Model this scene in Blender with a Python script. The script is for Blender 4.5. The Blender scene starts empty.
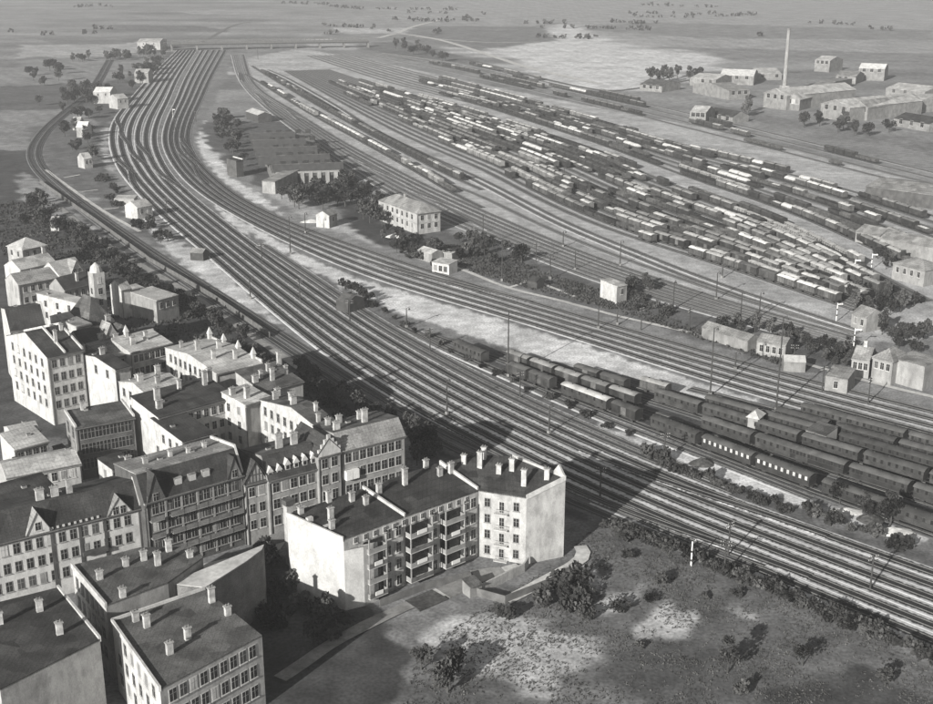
import bpy, bmesh, math, random
import numpy as np
from mathutils import Vector, Matrix, noise
random.seed(7)
sc = bpy.context.scene
# ------------------------------------------------------------------ camera, world, sun, exposure
F_PX, HZ, H = 1250.0, 60.0, 110.0
PITCH = math.atan((352 + HZ) / F_PX)
cam = bpy.data.cameras.new('camera'); camo = bpy.data.objects.new('camera', cam)
sc.collection.objects.link(camo); sc.camera = camo
cam.sensor_width = 36.0; cam.lens = 36.0 * F_PX / 933.0
cam.clip_start = 1.0; cam.clip_end = 30000.0
camo.location = (0, 0, H); camo.rotation_euler = (math.pi / 2 - PITCH, 0, 0)
SUN_EL = math.radians(20.8); SH = Vector((23.0, 36.0)).normalized()      # SH: ground direction the shadows fall in
world = bpy.data.worlds.new('World'); sc.world = world; world.use_nodes = True
wn = world.node_tree; wn.nodes.clear()
sky = wn.nodes.new('ShaderNodeTexSky'); sky.sky_type = 'NISHITA'; sky.sun_disc = False
sky.sun_elevation = SUN_EL; sky.sun_rotation = math.atan2(-SH.x, -SH.y)
bw = wn.nodes.new('ShaderNodeRGBToBW'); bg = wn.nodes.new('ShaderNodeBackground'); wo = wn.nodes.new('ShaderNodeOutputWorld')
bg.inputs['Strength'].default_value = 0.075
wn.links.new(sky.outputs[0], bw.inputs[0]); wn.links.new(bw.outputs[0], bg.inputs['Color']); wn.links.new(bg.outputs[0], wo.inputs[0])
sun = bpy.data.lights.new('sun', 'SUN'); sun.energy = 4.6; sun.angle = math.radians(0.5); sun.color = (1.0, 0.985, 0.955)
suno = bpy.data.objects.new('sun', sun); sc.collection.objects.link(suno)
suno.rotation_euler = Vector((SH.x * math.cos(SUN_EL), SH.y * math.cos(SUN_EL), -math.sin(SUN_EL))).to_track_quat('-Z', 'Y').to_euler()
sc.view_settings.view_transform = 'Standard'; sc.view_settings.look = 'None'
sc.view_settings.exposure = 0.78; sc.view_settings.gamma = 1.0
sc.render.engine = 'CYCLES'
sc.cycles.volume_bounces = 0; sc.cycles.max_bounces = 6

# ------------------------------------------------------------------ helpers
col = sc.collection
cp, sp = math.cos(PITCH), math.sin(PITCH)
def G(px, py, z=0.0):
    """surveyed point of the place: where the sight line through a photo point meets height z"""
    a = (px - 466.5) / F_PX; b = -(py - 352) / F_PX
    dy = cp + b * sp; dz = -sp + b * cp
    t = (z - H) / dz
    return Vector((a * t, dy * t))
def PX(x, y, z=0.0):
    z -= H; Z = y * cp - z * sp
    return (466.5 + F_PX * x / Z, 352 - F_PX * (y * sp + z * cp) / Z)

def mat(name, v, var=0.25, scale=0.6, rough=0.9, spec=0.15, stretch=None, fine=0.12, fscale=6.0, tint=None, orand=0.0, soot=0.0, seam=0.0, patch=0.0):
    m = bpy.data.materials.new(name); m.use_nodes = True; n = m.node_tree; N = n.nodes; L = n.links
    b = N['Principled BSDF']; b.inputs['Roughness'].default_value = rough
    b.inputs['Specular IOR Level'].default_value = spec
    tc = N.new('ShaderNodeTexCoord'); oi = N.new('ShaderNodeObjectInfo')
    add = N.new('ShaderNodeVectorMath'); add.operation = 'ADD'
    cx = N.new('ShaderNodeMath'); cx.operation = 'MULTIPLY'; cx.inputs[1].default_value = 57.0
    L.new(oi.outputs['Random'], cx.inputs[0]); L.new(tc.outputs['Object'], add.inputs[0]); L.new(cx.outputs[0], add.inputs[1])
    mp = N.new('ShaderNodeMapping'); L.new(add.outputs[0], mp.inputs[0])
    if stretch: mp.inputs['Scale'].default_value = stretch
    n1 = N.new('ShaderNodeTexNoise'); n1.inputs['Scale'].default_value = scale; n1.inputs['Detail'].default_value = 5
    n2 = N.new('ShaderNodeTexNoise'); n2.inputs['Scale'].default_value = fscale; n2.inputs['Detail'].default_value = 2
    L.new(mp.outputs[0], n1.inputs['Vector']); L.new(mp.outputs[0], n2.inputs['Vector'])
    r1 = N.new('ShaderNodeMapRange'); r1.inputs[1].default_value = .3; r1.inputs[2].default_value = .7
    r1.inputs[3].default_value = 1 - var; r1.inputs[4].default_value = 1 + var
    r2 = N.new('ShaderNodeMapRange'); r2.inputs[1].default_value = .3; r2.inputs[2].default_value = .7
    r2.inputs[3].default_value = 1 - fine; r2.inputs[4].default_value = 1 + fine
    L.new(n1.outputs[0], r1.inputs[0]); L.new(n2.outputs[0], r2.inputs[0])
    mu = N.new('ShaderNodeMath'); mu.operation = 'MULTIPLY'; L.new(r1.outputs[0], mu.inputs[0]); L.new(r2.outputs[0], mu.inputs[1])
    def mul(a, b_):
        q = N.new('ShaderNodeMath'); q.operation = 'MULTIPLY'; L.new(a, q.inputs[0]); L.new(b_, q.inputs[1]); return q
    def mrange(x, a, b_, lo, hi):
        q = N.new('ShaderNodeMapRange'); q.inputs[1].default_value = a; q.inputs[2].default_value = b_; q.inputs[3].default_value = lo; q.inputs[4].default_value = hi; L.new(x, q.inputs[0]); return q.outputs[0]
    if soot:      # rain streaks and patched plaster
        mp2 = N.new('ShaderNodeMapping'); mp2.inputs['Scale'].default_value = (.8, .8, .3); L.new(add.outputs[0], mp2.inputs[0])
        ns = N.new('ShaderNodeTexNoise'); ns.inputs['Scale'].default_value = 1.3; ns.inputs['Detail'].default_value = 4; L.new(mp2.outputs[0], ns.inputs['Vector'])
        mu = mul(mu.outputs[0], mrange(ns.outputs[0], .42, .68, 1.0, 1 - soot))
        nb = N.new('ShaderNodeTexNoise'); nb.inputs['Scale'].default_value = .35; nb.inputs['Detail'].default_value = 6; nb.inputs['Roughness'].default_value = .7; L.new(add.outputs[0], nb.inputs['Vector'])
        mu = mul(mu.outputs[0], mrange(nb.outputs[0], .52, .56, 1.0, 1 - soot * .45))
    if patch:     # repaired sheets of roofing
        vo = N.new('ShaderNodeTexVoronoi'); vo.inputs['Scale'].default_value = .42; L.new(add.outputs[0], vo.inputs['Vector'])
        sp_ = N.new('ShaderNodeSeparateXYZ'); L.new(vo.outputs['Color'], sp_.inputs[0]); mu = mul(mu.outputs[0], mrange(sp_.outputs['X'], 0, 1, 1 - patch, 1 + patch))
    if seam:      # standing seams and tile courses
        so = N.new('ShaderNodeSeparateXYZ'); L.new(tc.outputs['Object'], so.inputs[0])
        for ax, w_ in (('X', .75), ('Z', .42)):
            dv = N.new('ShaderNodeMath'); dv.operation = 'DIVIDE'; L.new(so.outputs[ax], dv.inputs[0]); dv.inputs[1].default_value = w_
            fr = N.new('ShaderNodeMath'); fr.operation = 'FRACT'; L.new(dv.outputs[0], fr.inputs[0])
            mu = mul(mu.outputs[0], mrange(fr.outputs[0], .1, .25, 1 - seam, 1.0 + seam * .3))
    if orand:
        r3 = N.new('ShaderNodeMapRange'); r3.inputs[3].default_value = 1 - orand; r3.inputs[4].default_value = 1 + orand
        L.new(oi.outputs['Random'], r3.inputs[0]); m3 = N.new('ShaderNodeMath'); m3.operation = 'MULTIPLY'
        L.new(mu.outputs[0], m3.inputs[0]); L.new(r3.outputs[0], m3.inputs[1]); mu = m3
    mv = N.new('ShaderNodeVectorMath'); mv.operation = 'SCALE'
    t = tint or (1.0, 0.99, 0.96)
    mv.inputs[0].default_value = (v * t[0], v * t[1], v * t[2]); L.new(mu.outputs[0], mv.inputs['Scale'])
    L.new(mv.outputs[0], b.inputs['Base Color'])
    return m
M = {}
for nm, v, kw in [
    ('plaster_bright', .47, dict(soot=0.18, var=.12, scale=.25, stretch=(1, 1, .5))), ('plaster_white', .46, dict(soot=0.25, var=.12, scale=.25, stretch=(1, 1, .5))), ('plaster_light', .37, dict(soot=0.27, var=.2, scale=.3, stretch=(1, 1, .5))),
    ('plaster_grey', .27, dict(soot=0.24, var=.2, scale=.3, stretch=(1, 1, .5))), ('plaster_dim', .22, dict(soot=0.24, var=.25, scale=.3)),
    ('brick_dark', .085, dict(soot=0.18, var=.3, scale=.4, fine=.3, fscale=5)), ('brick_mid', .15, dict(var=.3, scale=.4, fine=.25, fscale=5)),
    ('roof_dark', .04, dict(seam=.16, patch=.3, var=.35, scale=.3, fine=.3, fscale=4)), ('roof_mid', .08, dict(seam=.16, patch=.3, var=.35, scale=.3, fine=.3, fscale=4)),
    ('roof_grey', .2, dict(seam=.16, patch=.25, var=.3, scale=.25, fine=.25, fscale=3)), ('roof_light', .34, dict(seam=.14, patch=.22, var=.25, scale=.2, fine=.2, fscale=2)),
    ('trim', .42, dict(var=.15)), ('trim_grey', .24, dict(var=.15)), ('glass', .02, dict(rough=.25, spec=.5, var=.3)), ('chimney', .42, dict(soot=0.30, var=.3, scale=1.2)),
    ('chimney_grey', .3, dict(var=.3, scale=1.2)), ('curtain', .4, dict(var=.2)),
    ('wood_dark', .06, dict(var=.3)), ('iron', .035, dict(var=.3, rough=.6, spec=.4)), ('rail', .11, dict(var=.3, rough=.45, spec=.5)),
    ('wagon_dark', .04, dict(orand=.35, var=.4, scale=.5, fine=.25)), ('wagon_mid', .085, dict(orand=.35, var=.4, scale=.5, fine=.25)), ('wagon_pale', .19, dict(orand=.35, var=.35, scale=.5, fine=.2)),
    ('wroof_white', .62, dict(var=.25, scale=.4, fine=.15)), ('wroof_light', .38, dict(orand=.35, var=.35, scale=.4, fine=.2)), ('wroof_mid', .19, dict(orand=.35, var=.35, scale=.4, fine=.2)), ('wroof_dark', .075, dict(orand=.35, var=.35, scale=.4)),
    ('coal', .022, dict(var=.4, fine=.5)), ('load_sand', .42, dict(var=.3, fine=.3)), ('load_timber', .28, dict(var=.3, fine=.4)),
    ('foliage', .042, dict(orand=.35, var=.45, scale=.35, fine=.4, fscale=2)), ('foliage_mid', .065, dict(orand=.35, var=.45, scale=.35, fine=.4, fscale=2)), ('trunk', .06, dict(var=.3)),
    ('sand', .46, dict(var=.2, scale=.15, fine=.15, fscale=1.2)), ('pave', .4, dict(var=.2, scale=.1, fine=.12)), ('garden_soil', .07, dict(var=.4, scale=.2, fine=.4, fscale=1.5)),
    ('pole', .05, dict(var=.3)), ('signal_white', .7, dict(var=.1)), ('fence', .12, dict(var=.3)), ('cloth', .5, dict(var=.2)), ('skin', .35, dict(var=.05)), ('linen', .65, dict(var=.1)),
]: M[nm] = mat(nm, v, **kw)

class MB:
    """collects boxes, prisms and polygons into one mesh"""
    def __init__(s): s.v = []; s.f = []; s.m = []; s.mats = []
    def mi(s, m):
        if m not in s.mats: s.mats.append(m)
        return s.mats.index(m)
    def face(s, pts, m):
        i = len(s.v); s.v += [tuple(p) for p in pts]; s.f.append(tuple(range(i, i + len(pts)))); s.m.append(s.mi(m))
    def hull(s, v, f, m):
        i = len(s.v); s.v += [tuple(p) for p in v]
        for q in f: s.f.append(tuple(i + a for a in q)); s.m.append(s.mi(m))
    def box(s, x0, x1, y0, y1, z0, z1, m, taper=0):
        t = taper
        s.hull([(x0, y0, z0), (x1, y0, z0), (x1, y1, z0), (x0, y1, z0), (x0 + t, y0 + t, z1), (x1 - t, y0 + t, z1), (x1 - t, y1 - t, z1), (x0 + t, y1 - t, z1)],
               [(3, 2, 1, 0), (4, 5, 6, 7), (0, 1, 5, 4), (1, 2, 6, 5), (2, 3, 7, 6), (3, 0, 4, 7)], m)
    def cyl(s, a, b, r0, r1, n, m):
        a = Vector(a); b = Vector(b); d = (b - a).normalized(); u = d.orthogonal().normalized(); w = d.cross(u)
        v = []
        for k in range(n):
            c, q = math.cos(2 * math.pi * k / n), math.sin(2 * math.pi * k / n)
            v.append(a + (u * c + w * q) * r0)
        for k in range(n):
            c, q = math.cos(2 * math.pi * k / n), math.sin(2 * math.pi * k / n)
            v.append(b + (u * c + w * q) * r1)
        s.hull(v, [(k, (k + 1) % n, n + (k + 1) % n, n + k) for k in range(n)] + [tuple(range(n))[::-1], tuple(range(n, 2 * n))], m)
    def prism(s, prof, x0, x1, m, mend=None):
        """profile of (y, z) points counter-clockwise seen from +x, run along x"""
        n = len(prof); v = [(x0, y, z) for y, z in prof] + [(x1, y, z) for y, z in prof]
        s.hull(v, [(k, n + k, n + (k + 1) % n, (k + 1) % n)[::-1] for k in range(n)], m)
        s.hull(v, [tuple(range(n))[::-1], tuple(range(n, 2 * n))], mend or m)
    def mesh(s, name):
        me = bpy.data.meshes.new(name); me.from_pydata(s.v, [], s.f)
        for m in s.mats: me.materials.append(M[m])
        me.polygons.foreach_set('material_index', s.m)
        b = bmesh.new(); b.from_mesh(me); bmesh.ops.recalc_face_normals(b, faces=b.faces); b.to_mesh(me); b.free()
        return me
    def build(s, name, parent=None, loc=(0, 0, 0), rz=0):
        return link(name, s.mesh(name), parent, loc, rz)
def link(name, data, parent=None, loc=(0, 0, 0), rz=0):
    o = bpy.data.objects.new(name, data); col.objects.link(o); o.location = loc; o.rotation_euler = (0, 0, rz)
    if parent: o.parent = parent
    return o
def tag(o, label=None, cat=None, group=None, kind=None):
    if label: o['label'] = label
    if cat: o['category'] = cat
    if group: o['group'] = group
    if kind: o['kind'] = kind
    return o
def empty(name, loc=(0, 0, 0), rz=0):
    return link(name, None, None, loc, rz)
def copy_tree(o, parent=None):
    c = o.copy(); col.objects.link(c); c.parent = parent
    for ch in list(o.children): copy_tree(ch, c)
    return c
ORD = ['first', 'second', 'third', 'fourth', 'fifth', 'sixth', 'seventh', 'eighth', 'ninth', 'tenth', 'eleventh', 'twelfth', 'thirteenth', 'fourteenth', 'fifteenth', 'sixteenth', 'seventeenth', 'eighteenth', 'nineteenth', 'twentieth']
TENS = ['', '', 'twenty', 'thirty', 'forty', 'fifty', 'sixty', 'seventy', 'eighty', 'ninety']
TENTH = ['', '', 'twentieth', 'thirtieth', 'fortieth', 'fiftieth', 'sixtieth', 'seventieth', 'eightieth', 'ninetieth']
def ordn(i):
    if i < 20: return ORD[i]
    n = i + 1
    return TENTH[n // 10] if n % 10 == 0 else TENS[n // 10] + '-' + ORD[n % 10 - 1]

def catmull(P, step):
    P = [Vector(p) for p in P]; P = [P[0] * 2 - P[1]] + P + [P[-1] * 2 - P[-2]]; out = []
    for i in range(1, len(P) - 2):
        a, b, c, d = P[i - 1:i + 3]; n = max(1, int((c - b).length / step))
        # centripetal-ish blend
        for k in range(n):
            t = k / n
            out.append(.5 * ((2 * b) + (c - a) * t + (2 * a - 5 * b + 4 * c - d) * t * t + (3 * b - 3 * c + d - a) * t ** 3))
    out.append(P[-2]); return out
def smooth(P, it=6):
    for _ in range(it): P = [P[0]] + [(P[i - 1] + 2 * P[i] + P[i + 1]) / 4 for i in range(1, len(P) - 1)] + [P[-1]]
    return P
def normals(P):
    N = []
    for i in range(len(P)):
        d = (P[min(i + 1, len(P) - 1)] - P[max(i - 1, 0)]).normalized(); N.append(Vector((-d.y, d.x)))
    return N

# ------------------------------------------------------------------ rail lines: survey of the bundles (photo points of their two edges)
def bundle(lo, up, n, edge=True, step=6.0):
    """n track centre lines spread evenly between two surveyed edges; lo/up are lists of photo points"""
    def curve(P, k):
        W = catmull([G(*p) for p in P], step); W = smooth(W, 10)
        d = [0.0]
        for a, b in zip(W, W[1:]): d.append(d[-1] + (b - a).length)
        return W, d
    A, da = curve(lo, 0); B, db = curve(up, 0)
    # pair every point of A with the point of B straight across
    NA = normals(A); pairs = []; j = 0
    for i, a in enumerate(A):
        best = None
        for jj in range(j, min(len(B), j + 60)):
            q = abs((B[jj] - a).dot(Vector((NA[i].y, -NA[i].x))))
            if best is None or q < best[0]: best = (q, jj)
        j = best[1]; pairs.append((a, B[j]))
    out = []
    for k in range(n):
        t = (k + .5) / n if edge else k / (n - 1)
        out.append(smooth([a.lerp(b, t) for a, b in pairs], 12))
    return out
LINES = {}
M_LO = [(177, 50), (150, 76), (128, 100), (112, 120), (108, 140), (115, 165), (134, 190), (162, 218), (203, 252), (240, 285), (287, 325), (320, 353), (380, 393), (440, 429), (520, 469), (614, 518), (700, 552), (760, 575), (850, 614), (940, 655), (1060, 702)]
M_UP = [(197, 50), (181, 76), (171, 100), (162, 120), (158, 140), (164, 160), (178, 181), (200, 201), (225, 221), (260, 248), (296, 273.5), (320, 290), (378, 330), (440, 365), (496, 397), (548, 420), (591, 440), (640, 462), (700, 486), (750, 505), (830, 532), (912, 561), (1000, 592), (1100, 625)]
S_LO = [(200, 50), (185, 76), (175, 100), (166, 120), (162, 140), (169, 160), (186, 182), (208, 199), (232, 214), (262, 230), (303, 251), (360, 275), (394, 287), (480, 311), (583, 342), (690, 377), (800, 410), (912, 441), (1060, 480)]
S_UP = [(228, 50), (214, 76), (203, 100), (194, 120), (190, 140), (199, 160), (220, 181), (250, 203), (304, 227), (363, 247), (420, 266), (480, 285), (583, 315), (690, 345), (800, 376), (912, 404), (1060, 440)]
LINES['main'] = bundle(M_LO, M_UP, 6)
LINES['through'] = bundle(S_LO, S_UP, 5)
L_C = [(110, 60), (92, 90), (66, 112), (46, 130), (34, 150), (39, 168), (60, 188), (90, 212), (130, 241), (175, 271), (220, 300), (270, 333), (320, 366), (380, 404), (440, 438), (500, 465), (560, 492), (614, 515), (700, 548), (760, 570)]
def offset(P, d):
    N = normals(P); return [p + n * d for p, n in zip(P, N)]
Lc = smooth(catmull([G(*p) for p in L_C], 6), 10)
LINES['branch'] = [offset(Lc, -2.1), offset(Lc, 2.1)]
V_UP = [(255, 238), (300, 266), (360, 307), (400, 332), (440, 353.5), (500, 386), (560, 412), (620, 439), (690, 468), (730, 484)]
V_LO = [(258, 247), (300, 276), (360, 318), (400, 343), (440, 365), (500, 398), (560, 425), (620, 452), (690, 481), (735, 497)]
LINES['relief'] = bundle(V_LO, V_UP, 2)
U_C = [(400, 326), (440, 348), (508, 377), (550, 397), (600, 418), (650, 437), (710, 459), (750, 474), (812, 499)]
LINES['siding_lead'] = [smooth(catmull([G(*p) for p in U_C], 6), 8)]
KC = [
    [(400, 326), (430, 341), (457, 353), (507, 375), (560, 395), (612, 414), (650, 429), (700, 449), (773, 477), (815, 493), (880, 516), (960, 545), (1040, 572)],
    [(430, 335), (480, 353), (520, 367), (570, 386), (620, 403), (700, 430), (760, 451), (840, 477), (900, 496), (960, 515), (1040, 540)],
    [(500, 352), (560, 373), (620, 392), (700, 417), (760, 436), (840, 460), (900, 478), (960, 496), (1040, 520)],
    [(540, 361), (640, 391), (700, 408), (760, 425), (840, 448), (900, 465), (960, 482), (1040, 505)],
    [(600, 372), (690, 399), (760, 418), (840, 440), (900, 456), (960, 472), (1040, 494)],
    [(690, 389), (780, 412), (840, 429), (900, 445), (960, 461), (1040, 482)],
]
LINES['coach'] = [smooth(catmull([G(*p) for p in P], 6), 8) for P in KC]
R_LO = [(232, 55), (240, 80), (262, 105), (300, 135), (345, 168), (400, 200), (440, 220), (480, 237), (540, 261), (600, 284), (660, 302), (720, 318), (790, 337), (856, 353)]
R_UP = [(243, 52), (255, 84), (300, 114), (345, 142), (395, 168), (430, 186), (475, 206), (540, 234), (600, 258), (700, 292), (800, 322), (858, 338)]
LINES['sorting'] = bundle(R_LO, R_UP, 7)
Q_C = [(266, 70), (286, 79), (330, 104), (370, 129), (420, 154), (480, 181), (561, 223), (640, 256), (700, 280), (790, 311), (858, 333)]
Qc = smooth(catmull([G(*p) for p in Q_C], 6), 8)
LINES['passing'] = [offset(Qc, -2.2), offset(Qc, 2.2)]
Q2 = [(430, 178), (475, 194), (540, 225), (600, 250), (700, 286), (800, 318), (856, 334)]
LINES['passing'] += [smooth(catmull([G(*p) for p in Q2], 6), 8)]
ROWA = [(245, 74), (262, 84), (309, 113), (353, 137), (420, 174), (450, 192), (482, 208)]
ROWB = [(252, 66), (263, 73), (310, 101), (353, 125), (384, 142), (446, 174), (482, 190)]
LINES['front'] = [smooth(catmull([G(*p) for p in P], 6), 6) for P in (ROWA, ROWB)]
Y_LO = [(284, 71), (368, 119), (420, 145), (480, 171), (509, 187), (561, 213), (610, 233), (687, 257), (739, 273), (774, 285), (828, 303), (862, 314)]
Y_UP = [(300, 60), (380, 86), (470, 112), (540, 134), (608, 157), (690, 190), (764, 216), (813, 238), (872, 270), (920, 296), (990, 330)]
LINES['yard'] = bundle(Y_LO, Y_UP, 15)
Z_LO = [(305, 56), (380, 81), (470, 104), (540, 126), (608, 149), (690, 181), (764, 206), (813, 226), (872, 254), (912, 272), (1000, 312)]
Z_UP = [(330, 50), (394, 66), (470, 86), (544, 107), (603, 124), (700, 152), (788, 172), (862, 192), (912, 207), (1000, 234)]
LINES['upper'] = bundle(Z_LO, Z_UP, 8)
X_LO = [(360, 54), (394, 62), (470, 78), (544, 95), (603, 109), (700, 134), (788, 156), (862, 176), (912, 188), (1000, 210)]
X_UP = [(370, 50), (394, 54), (470, 64), (544, 80), (630, 99), (700, 114), (788, 135), (862, 153), (912, 165), (1000, 186)]
LINES['back'] = bundle(X_LO, X_UP, 4)

# ------------------------------------------------------------------ ground sheet with its bare, grassy and gravelled patches
def poly_d(poly, X, Y):
    """signed distance to a polygon, positive inside"""
    n = len(poly); ins = np.zeros(X.shape, bool); D = np.full(X.shape, 1e9)
    for i in range(n):
        ax, ay = poly[i]; bx, by = poly[(i + 1) % n]
        c = ((ay > Y) != (by > Y)) & (X < (bx - ax) * (Y - ay) / ((by - ay) or 1e-9) + ax); ins ^= c
        L2 = (bx - ax) ** 2 + (by - ay) ** 2 or 1e-9
        t = np.clip(((X - ax) * (bx - ax) + (Y - ay) * (by - ay)) / L2, 0, 1)
        D = np.minimum(D, np.hypot(X - ax - t * (bx - ax), Y - ay - t * (by - ay)))
    return np.where(ins, D, -D)
rf_ = random.Random(8)
FIELDS = []
for _i in range(46):
    _x = rf_.uniform(-60, 980); _y = rf_.uniform(3, 40) if _x > 240 else rf_.uniform(8, 75); _w = rf_.uniform(50, 170); _h = rf_.uniform(2, 5) * (1 + _y / 25); _k = rf_.uniform(-10, 40)
    FIELDS.append((rf_.choice([.12, .15, .2, .25, .32, .38]), 6, 5, [(_x, _y), (_x + _w, _y + rf_.uniform(-1, 2)), (_x + _w + _k, _y + _h), (_x + _k, _y + _h)]))
PATCH = FIELDS + [  # (reflectance, edge softness in m, ragged edge in m, outline)
    (.27, 260, 120, [(370, 24), (560, 50), (933, 60), (1000, 20), (933, -10), (370, 0)]),
    (.19, 10, 6, [(700, 62), (820, 60), (1000, 70), (1000, 56), (800, 50), (640, 46)]),
    (.19, 10, 4, [(560, 28), (700, 38), (933, 40), (933, 30), (640, 22)]),
    (.5, 40, 35, [(470, 53), (520, 40), (565, 24), (590, 36), (640, 45), (705, 55), (712, 72), (690, 80), (640, 88), (600, 88), (550, 80), (505, 66)]),
    (.13, 6, 8, [(372, 42), (410, 42), (470, 58), (468, 66), (400, 60), (372, 52)]),
    (.16, 10, 10, [(395, 38), (480, 50), (560, 40), (540, 26), (420, 26)]),
    (.36, 2, 1, [(380, 62), (520, 92), (640, 116), (720, 130), (800, 152), (933, 185), (1010, 205), (1010, 330), (860, 345), (760, 318), (560, 242), (400, 190), (300, 125), (235, 60), (300, 48)]),
    (.17, 4, 5, [(700, 100), (780, 118), (860, 130), (933, 142), (1000, 150), (1000, 170), (912, 150), (800, 128), (700, 112)]),
    (.17, 3, 2, [(165, 48), (240, 48), (225, 80), (205, 120), (205, 150), (240, 190), (300, 228), (420, 268), (583, 318), (800, 378), (1060, 440), (1060, 700), (940, 655), (760, 575), (614, 518), (440, 428), (320, 353), (240, 283), (150, 210), (104, 150), (112, 118), (140, 80)]),
    (.5, 2, 2, [(205, 120), (196, 140), (203, 158), (222, 180), (250, 200), (285, 217), (262, 196), (232, 178), (215, 150), (212, 130)]),
    (.36, 3, 2, [(262, 190), (300, 215), (330, 228), (380, 247), (372, 236), (320, 212), (285, 190)]),
    (.09, 3, 6, [(200, 122), (225, 122), (300, 122), (345, 170), (375, 195), (330, 205), (262, 186), (225, 160), (205, 140)]),
    (.11, 3, 3, [(330, 205), (372, 200), (440, 228), (500, 246), (600, 284), (640, 296), (720, 318), (790, 338), (850, 352), (880, 380), (800, 370), (690, 338), (600, 312), (510, 285), (440, 262), (372, 240)]),
    (.055, 3, 4, [(340, 205), (378, 205), (388, 228), (440, 244), (520, 258), (500, 270), (440, 262), (400, 250), (360, 236)]),
    (.52, 1.5, 1.5, [(214, 205), (262, 232), (303, 255), (360, 279), (430, 300), (480, 314), (583, 345), (690, 380), (760, 400), (740, 408), (690, 403), (640, 388), (560, 366), (520, 352), (470, 335), (400, 314), (345, 292), (290, 262), (232, 226)]),
    (.46, 2, 2, [(345, 298), (400, 322), (440, 340), (455, 348), (448, 356), (500, 380), (560, 404), (560, 413), (500, 388), (440, 356), (400, 334), (352, 306)]),
    (.13, 2, 2, [(342, 288), (372, 300), (410, 328), (470, 358), (540, 392), (600, 420), (640, 437), (636, 446), (590, 432), (520, 398), (440, 358), (380, 326), (345, 304)]),
    (.14, 2, 2, [(250, 232), (290, 258), (335, 282), (345, 292), (335, 298), (285, 270), (245, 240)]),
    (.52, 1.5, 1.5, [(600, 424), (650, 442), (700, 458), (750, 474), (812, 499), (822, 512), (750, 490), (690, 472), (640, 452), (598, 433)]),
    (.1, 2, 2, [(636, 448), (690, 474), (770, 500), (850, 528), (912, 548), (1010, 580), (1010, 594), (912, 560), (830, 531), (740, 500), (680, 480)]),
    (.16, 3, 6, [(800, 500), (860, 512), (912, 528), (1010, 560), (1010, 580), (912, 548), (850, 530)]),
    (.5, 1.5, 3, [(828, 505), (850, 508), (868, 516), (860, 524), (836, 516)]),
    (.5, 1.5, 3, [(878, 524), (912, 528), (933, 540), (912, 544), (884, 534)]),
    (.07, 3, 2, [(450, 340), (560, 362), (640, 388), (740, 412), (860, 440), (1060, 490), (1060, 570), (912, 528), (812, 495), (700, 452), (560, 400), (470, 358)]),
    # western side: town gardens, branch line bank, allotments
    (.2, 8, 8, [(20, 60), (170, 48), (150, 76), (112, 118), (104, 150), (112, 175), (60, 190), (20, 200), (-40, 120)]),
    (.1, 5, 8, [(-40, 88), (60, 84), (110, 82), (150, 70), (168, 50), (175, 46), (160, 76), (120, 112), (108, 128), (70, 108), (-40, 112)]),
    (.3, 5, 8, [(20, 45), (120, 44), (150, 38), (140, 50), (120, 56), (20, 58)]),
    (.12, 4, 4, [(26, 130), (60, 120), (110, 130), (110, 175), (140, 205), (200, 258), (180, 262), (110, 212), (50, 172), (36, 150)]),
    (.38, 2, 3, [(103, 128), (110, 128), (107, 150), (113, 172), (106, 165), (101, 145)]),
    (.5, 1.5, 3, [(140, 210), (165, 234), (203, 254), (240, 286), (288, 329), (262, 318), (215, 290), (182, 264), (150, 232), (118, 200)]),
    (.065, 3, 3, [(-60, 150), (30, 150), (60, 192), (120, 238), (175, 276), (250, 326), (330, 378), (440, 445), (560, 505), (612, 520), (600, 530), (560, 520), (490, 480), (400, 440), (-60, 440)]),  # dark gardens, with the shade of the house row also in this tone
    (.3, 1, .5, [(60, 205), (110, 244), (180, 285), (230, 320), (300, 366), (299, 369), (228, 323), (176, 288), (106, 247), (56, 208)]),
    (.24, 3, 4, [(22, 168), (60, 196), (110, 240), (60, 224), (20, 200)]),
    # town
    (.16, 3, 1, [(-60, 440), (400, 440), (470, 480), (560, 545), (560, 760), (-60, 760)]),
    (.055, 2, 3, [(248, 562), (262, 552), (300, 560), (372, 612), (420, 660), (380, 720), (240, 720), (236, 600)]),
    (.125, 3, 4, [(578, 545), (600, 520), (640, 532), (760, 580), (900, 645), (1060, 705), (1060, 780), (400, 780), (420, 640), (500, 600)]),
    (.42, 2, 3, [(573, 572), (600, 578), (606, 586), (590, 594), (578, 584)]), (.42, 3, 3, [(596, 598), (640, 588), (648, 596), (620, 606), (640, 616), (600, 612)]),
    (.46, 3, 4, [(640, 612), (662, 594), (690, 606), (706, 620), (690, 640), (640, 640)]), (.34, 3, 4, [(715, 600), (740, 606), (752, 618), (720, 616)]),
    (.06, 2, 3, [(560, 582), (580, 580), (592, 596), (590, 606), (570, 604)]), (.36, 3, 4, [(430, 620), (520, 612), (600, 640), (560, 690), (440, 680)]),
    (.08, 3, 4, [(600, 650), (680, 640), (760, 660), (700, 700), (620, 690)]), (.06, 4, 4, [(760, 690), (860, 670), (960, 730), (800, 740)]),
]
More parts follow.
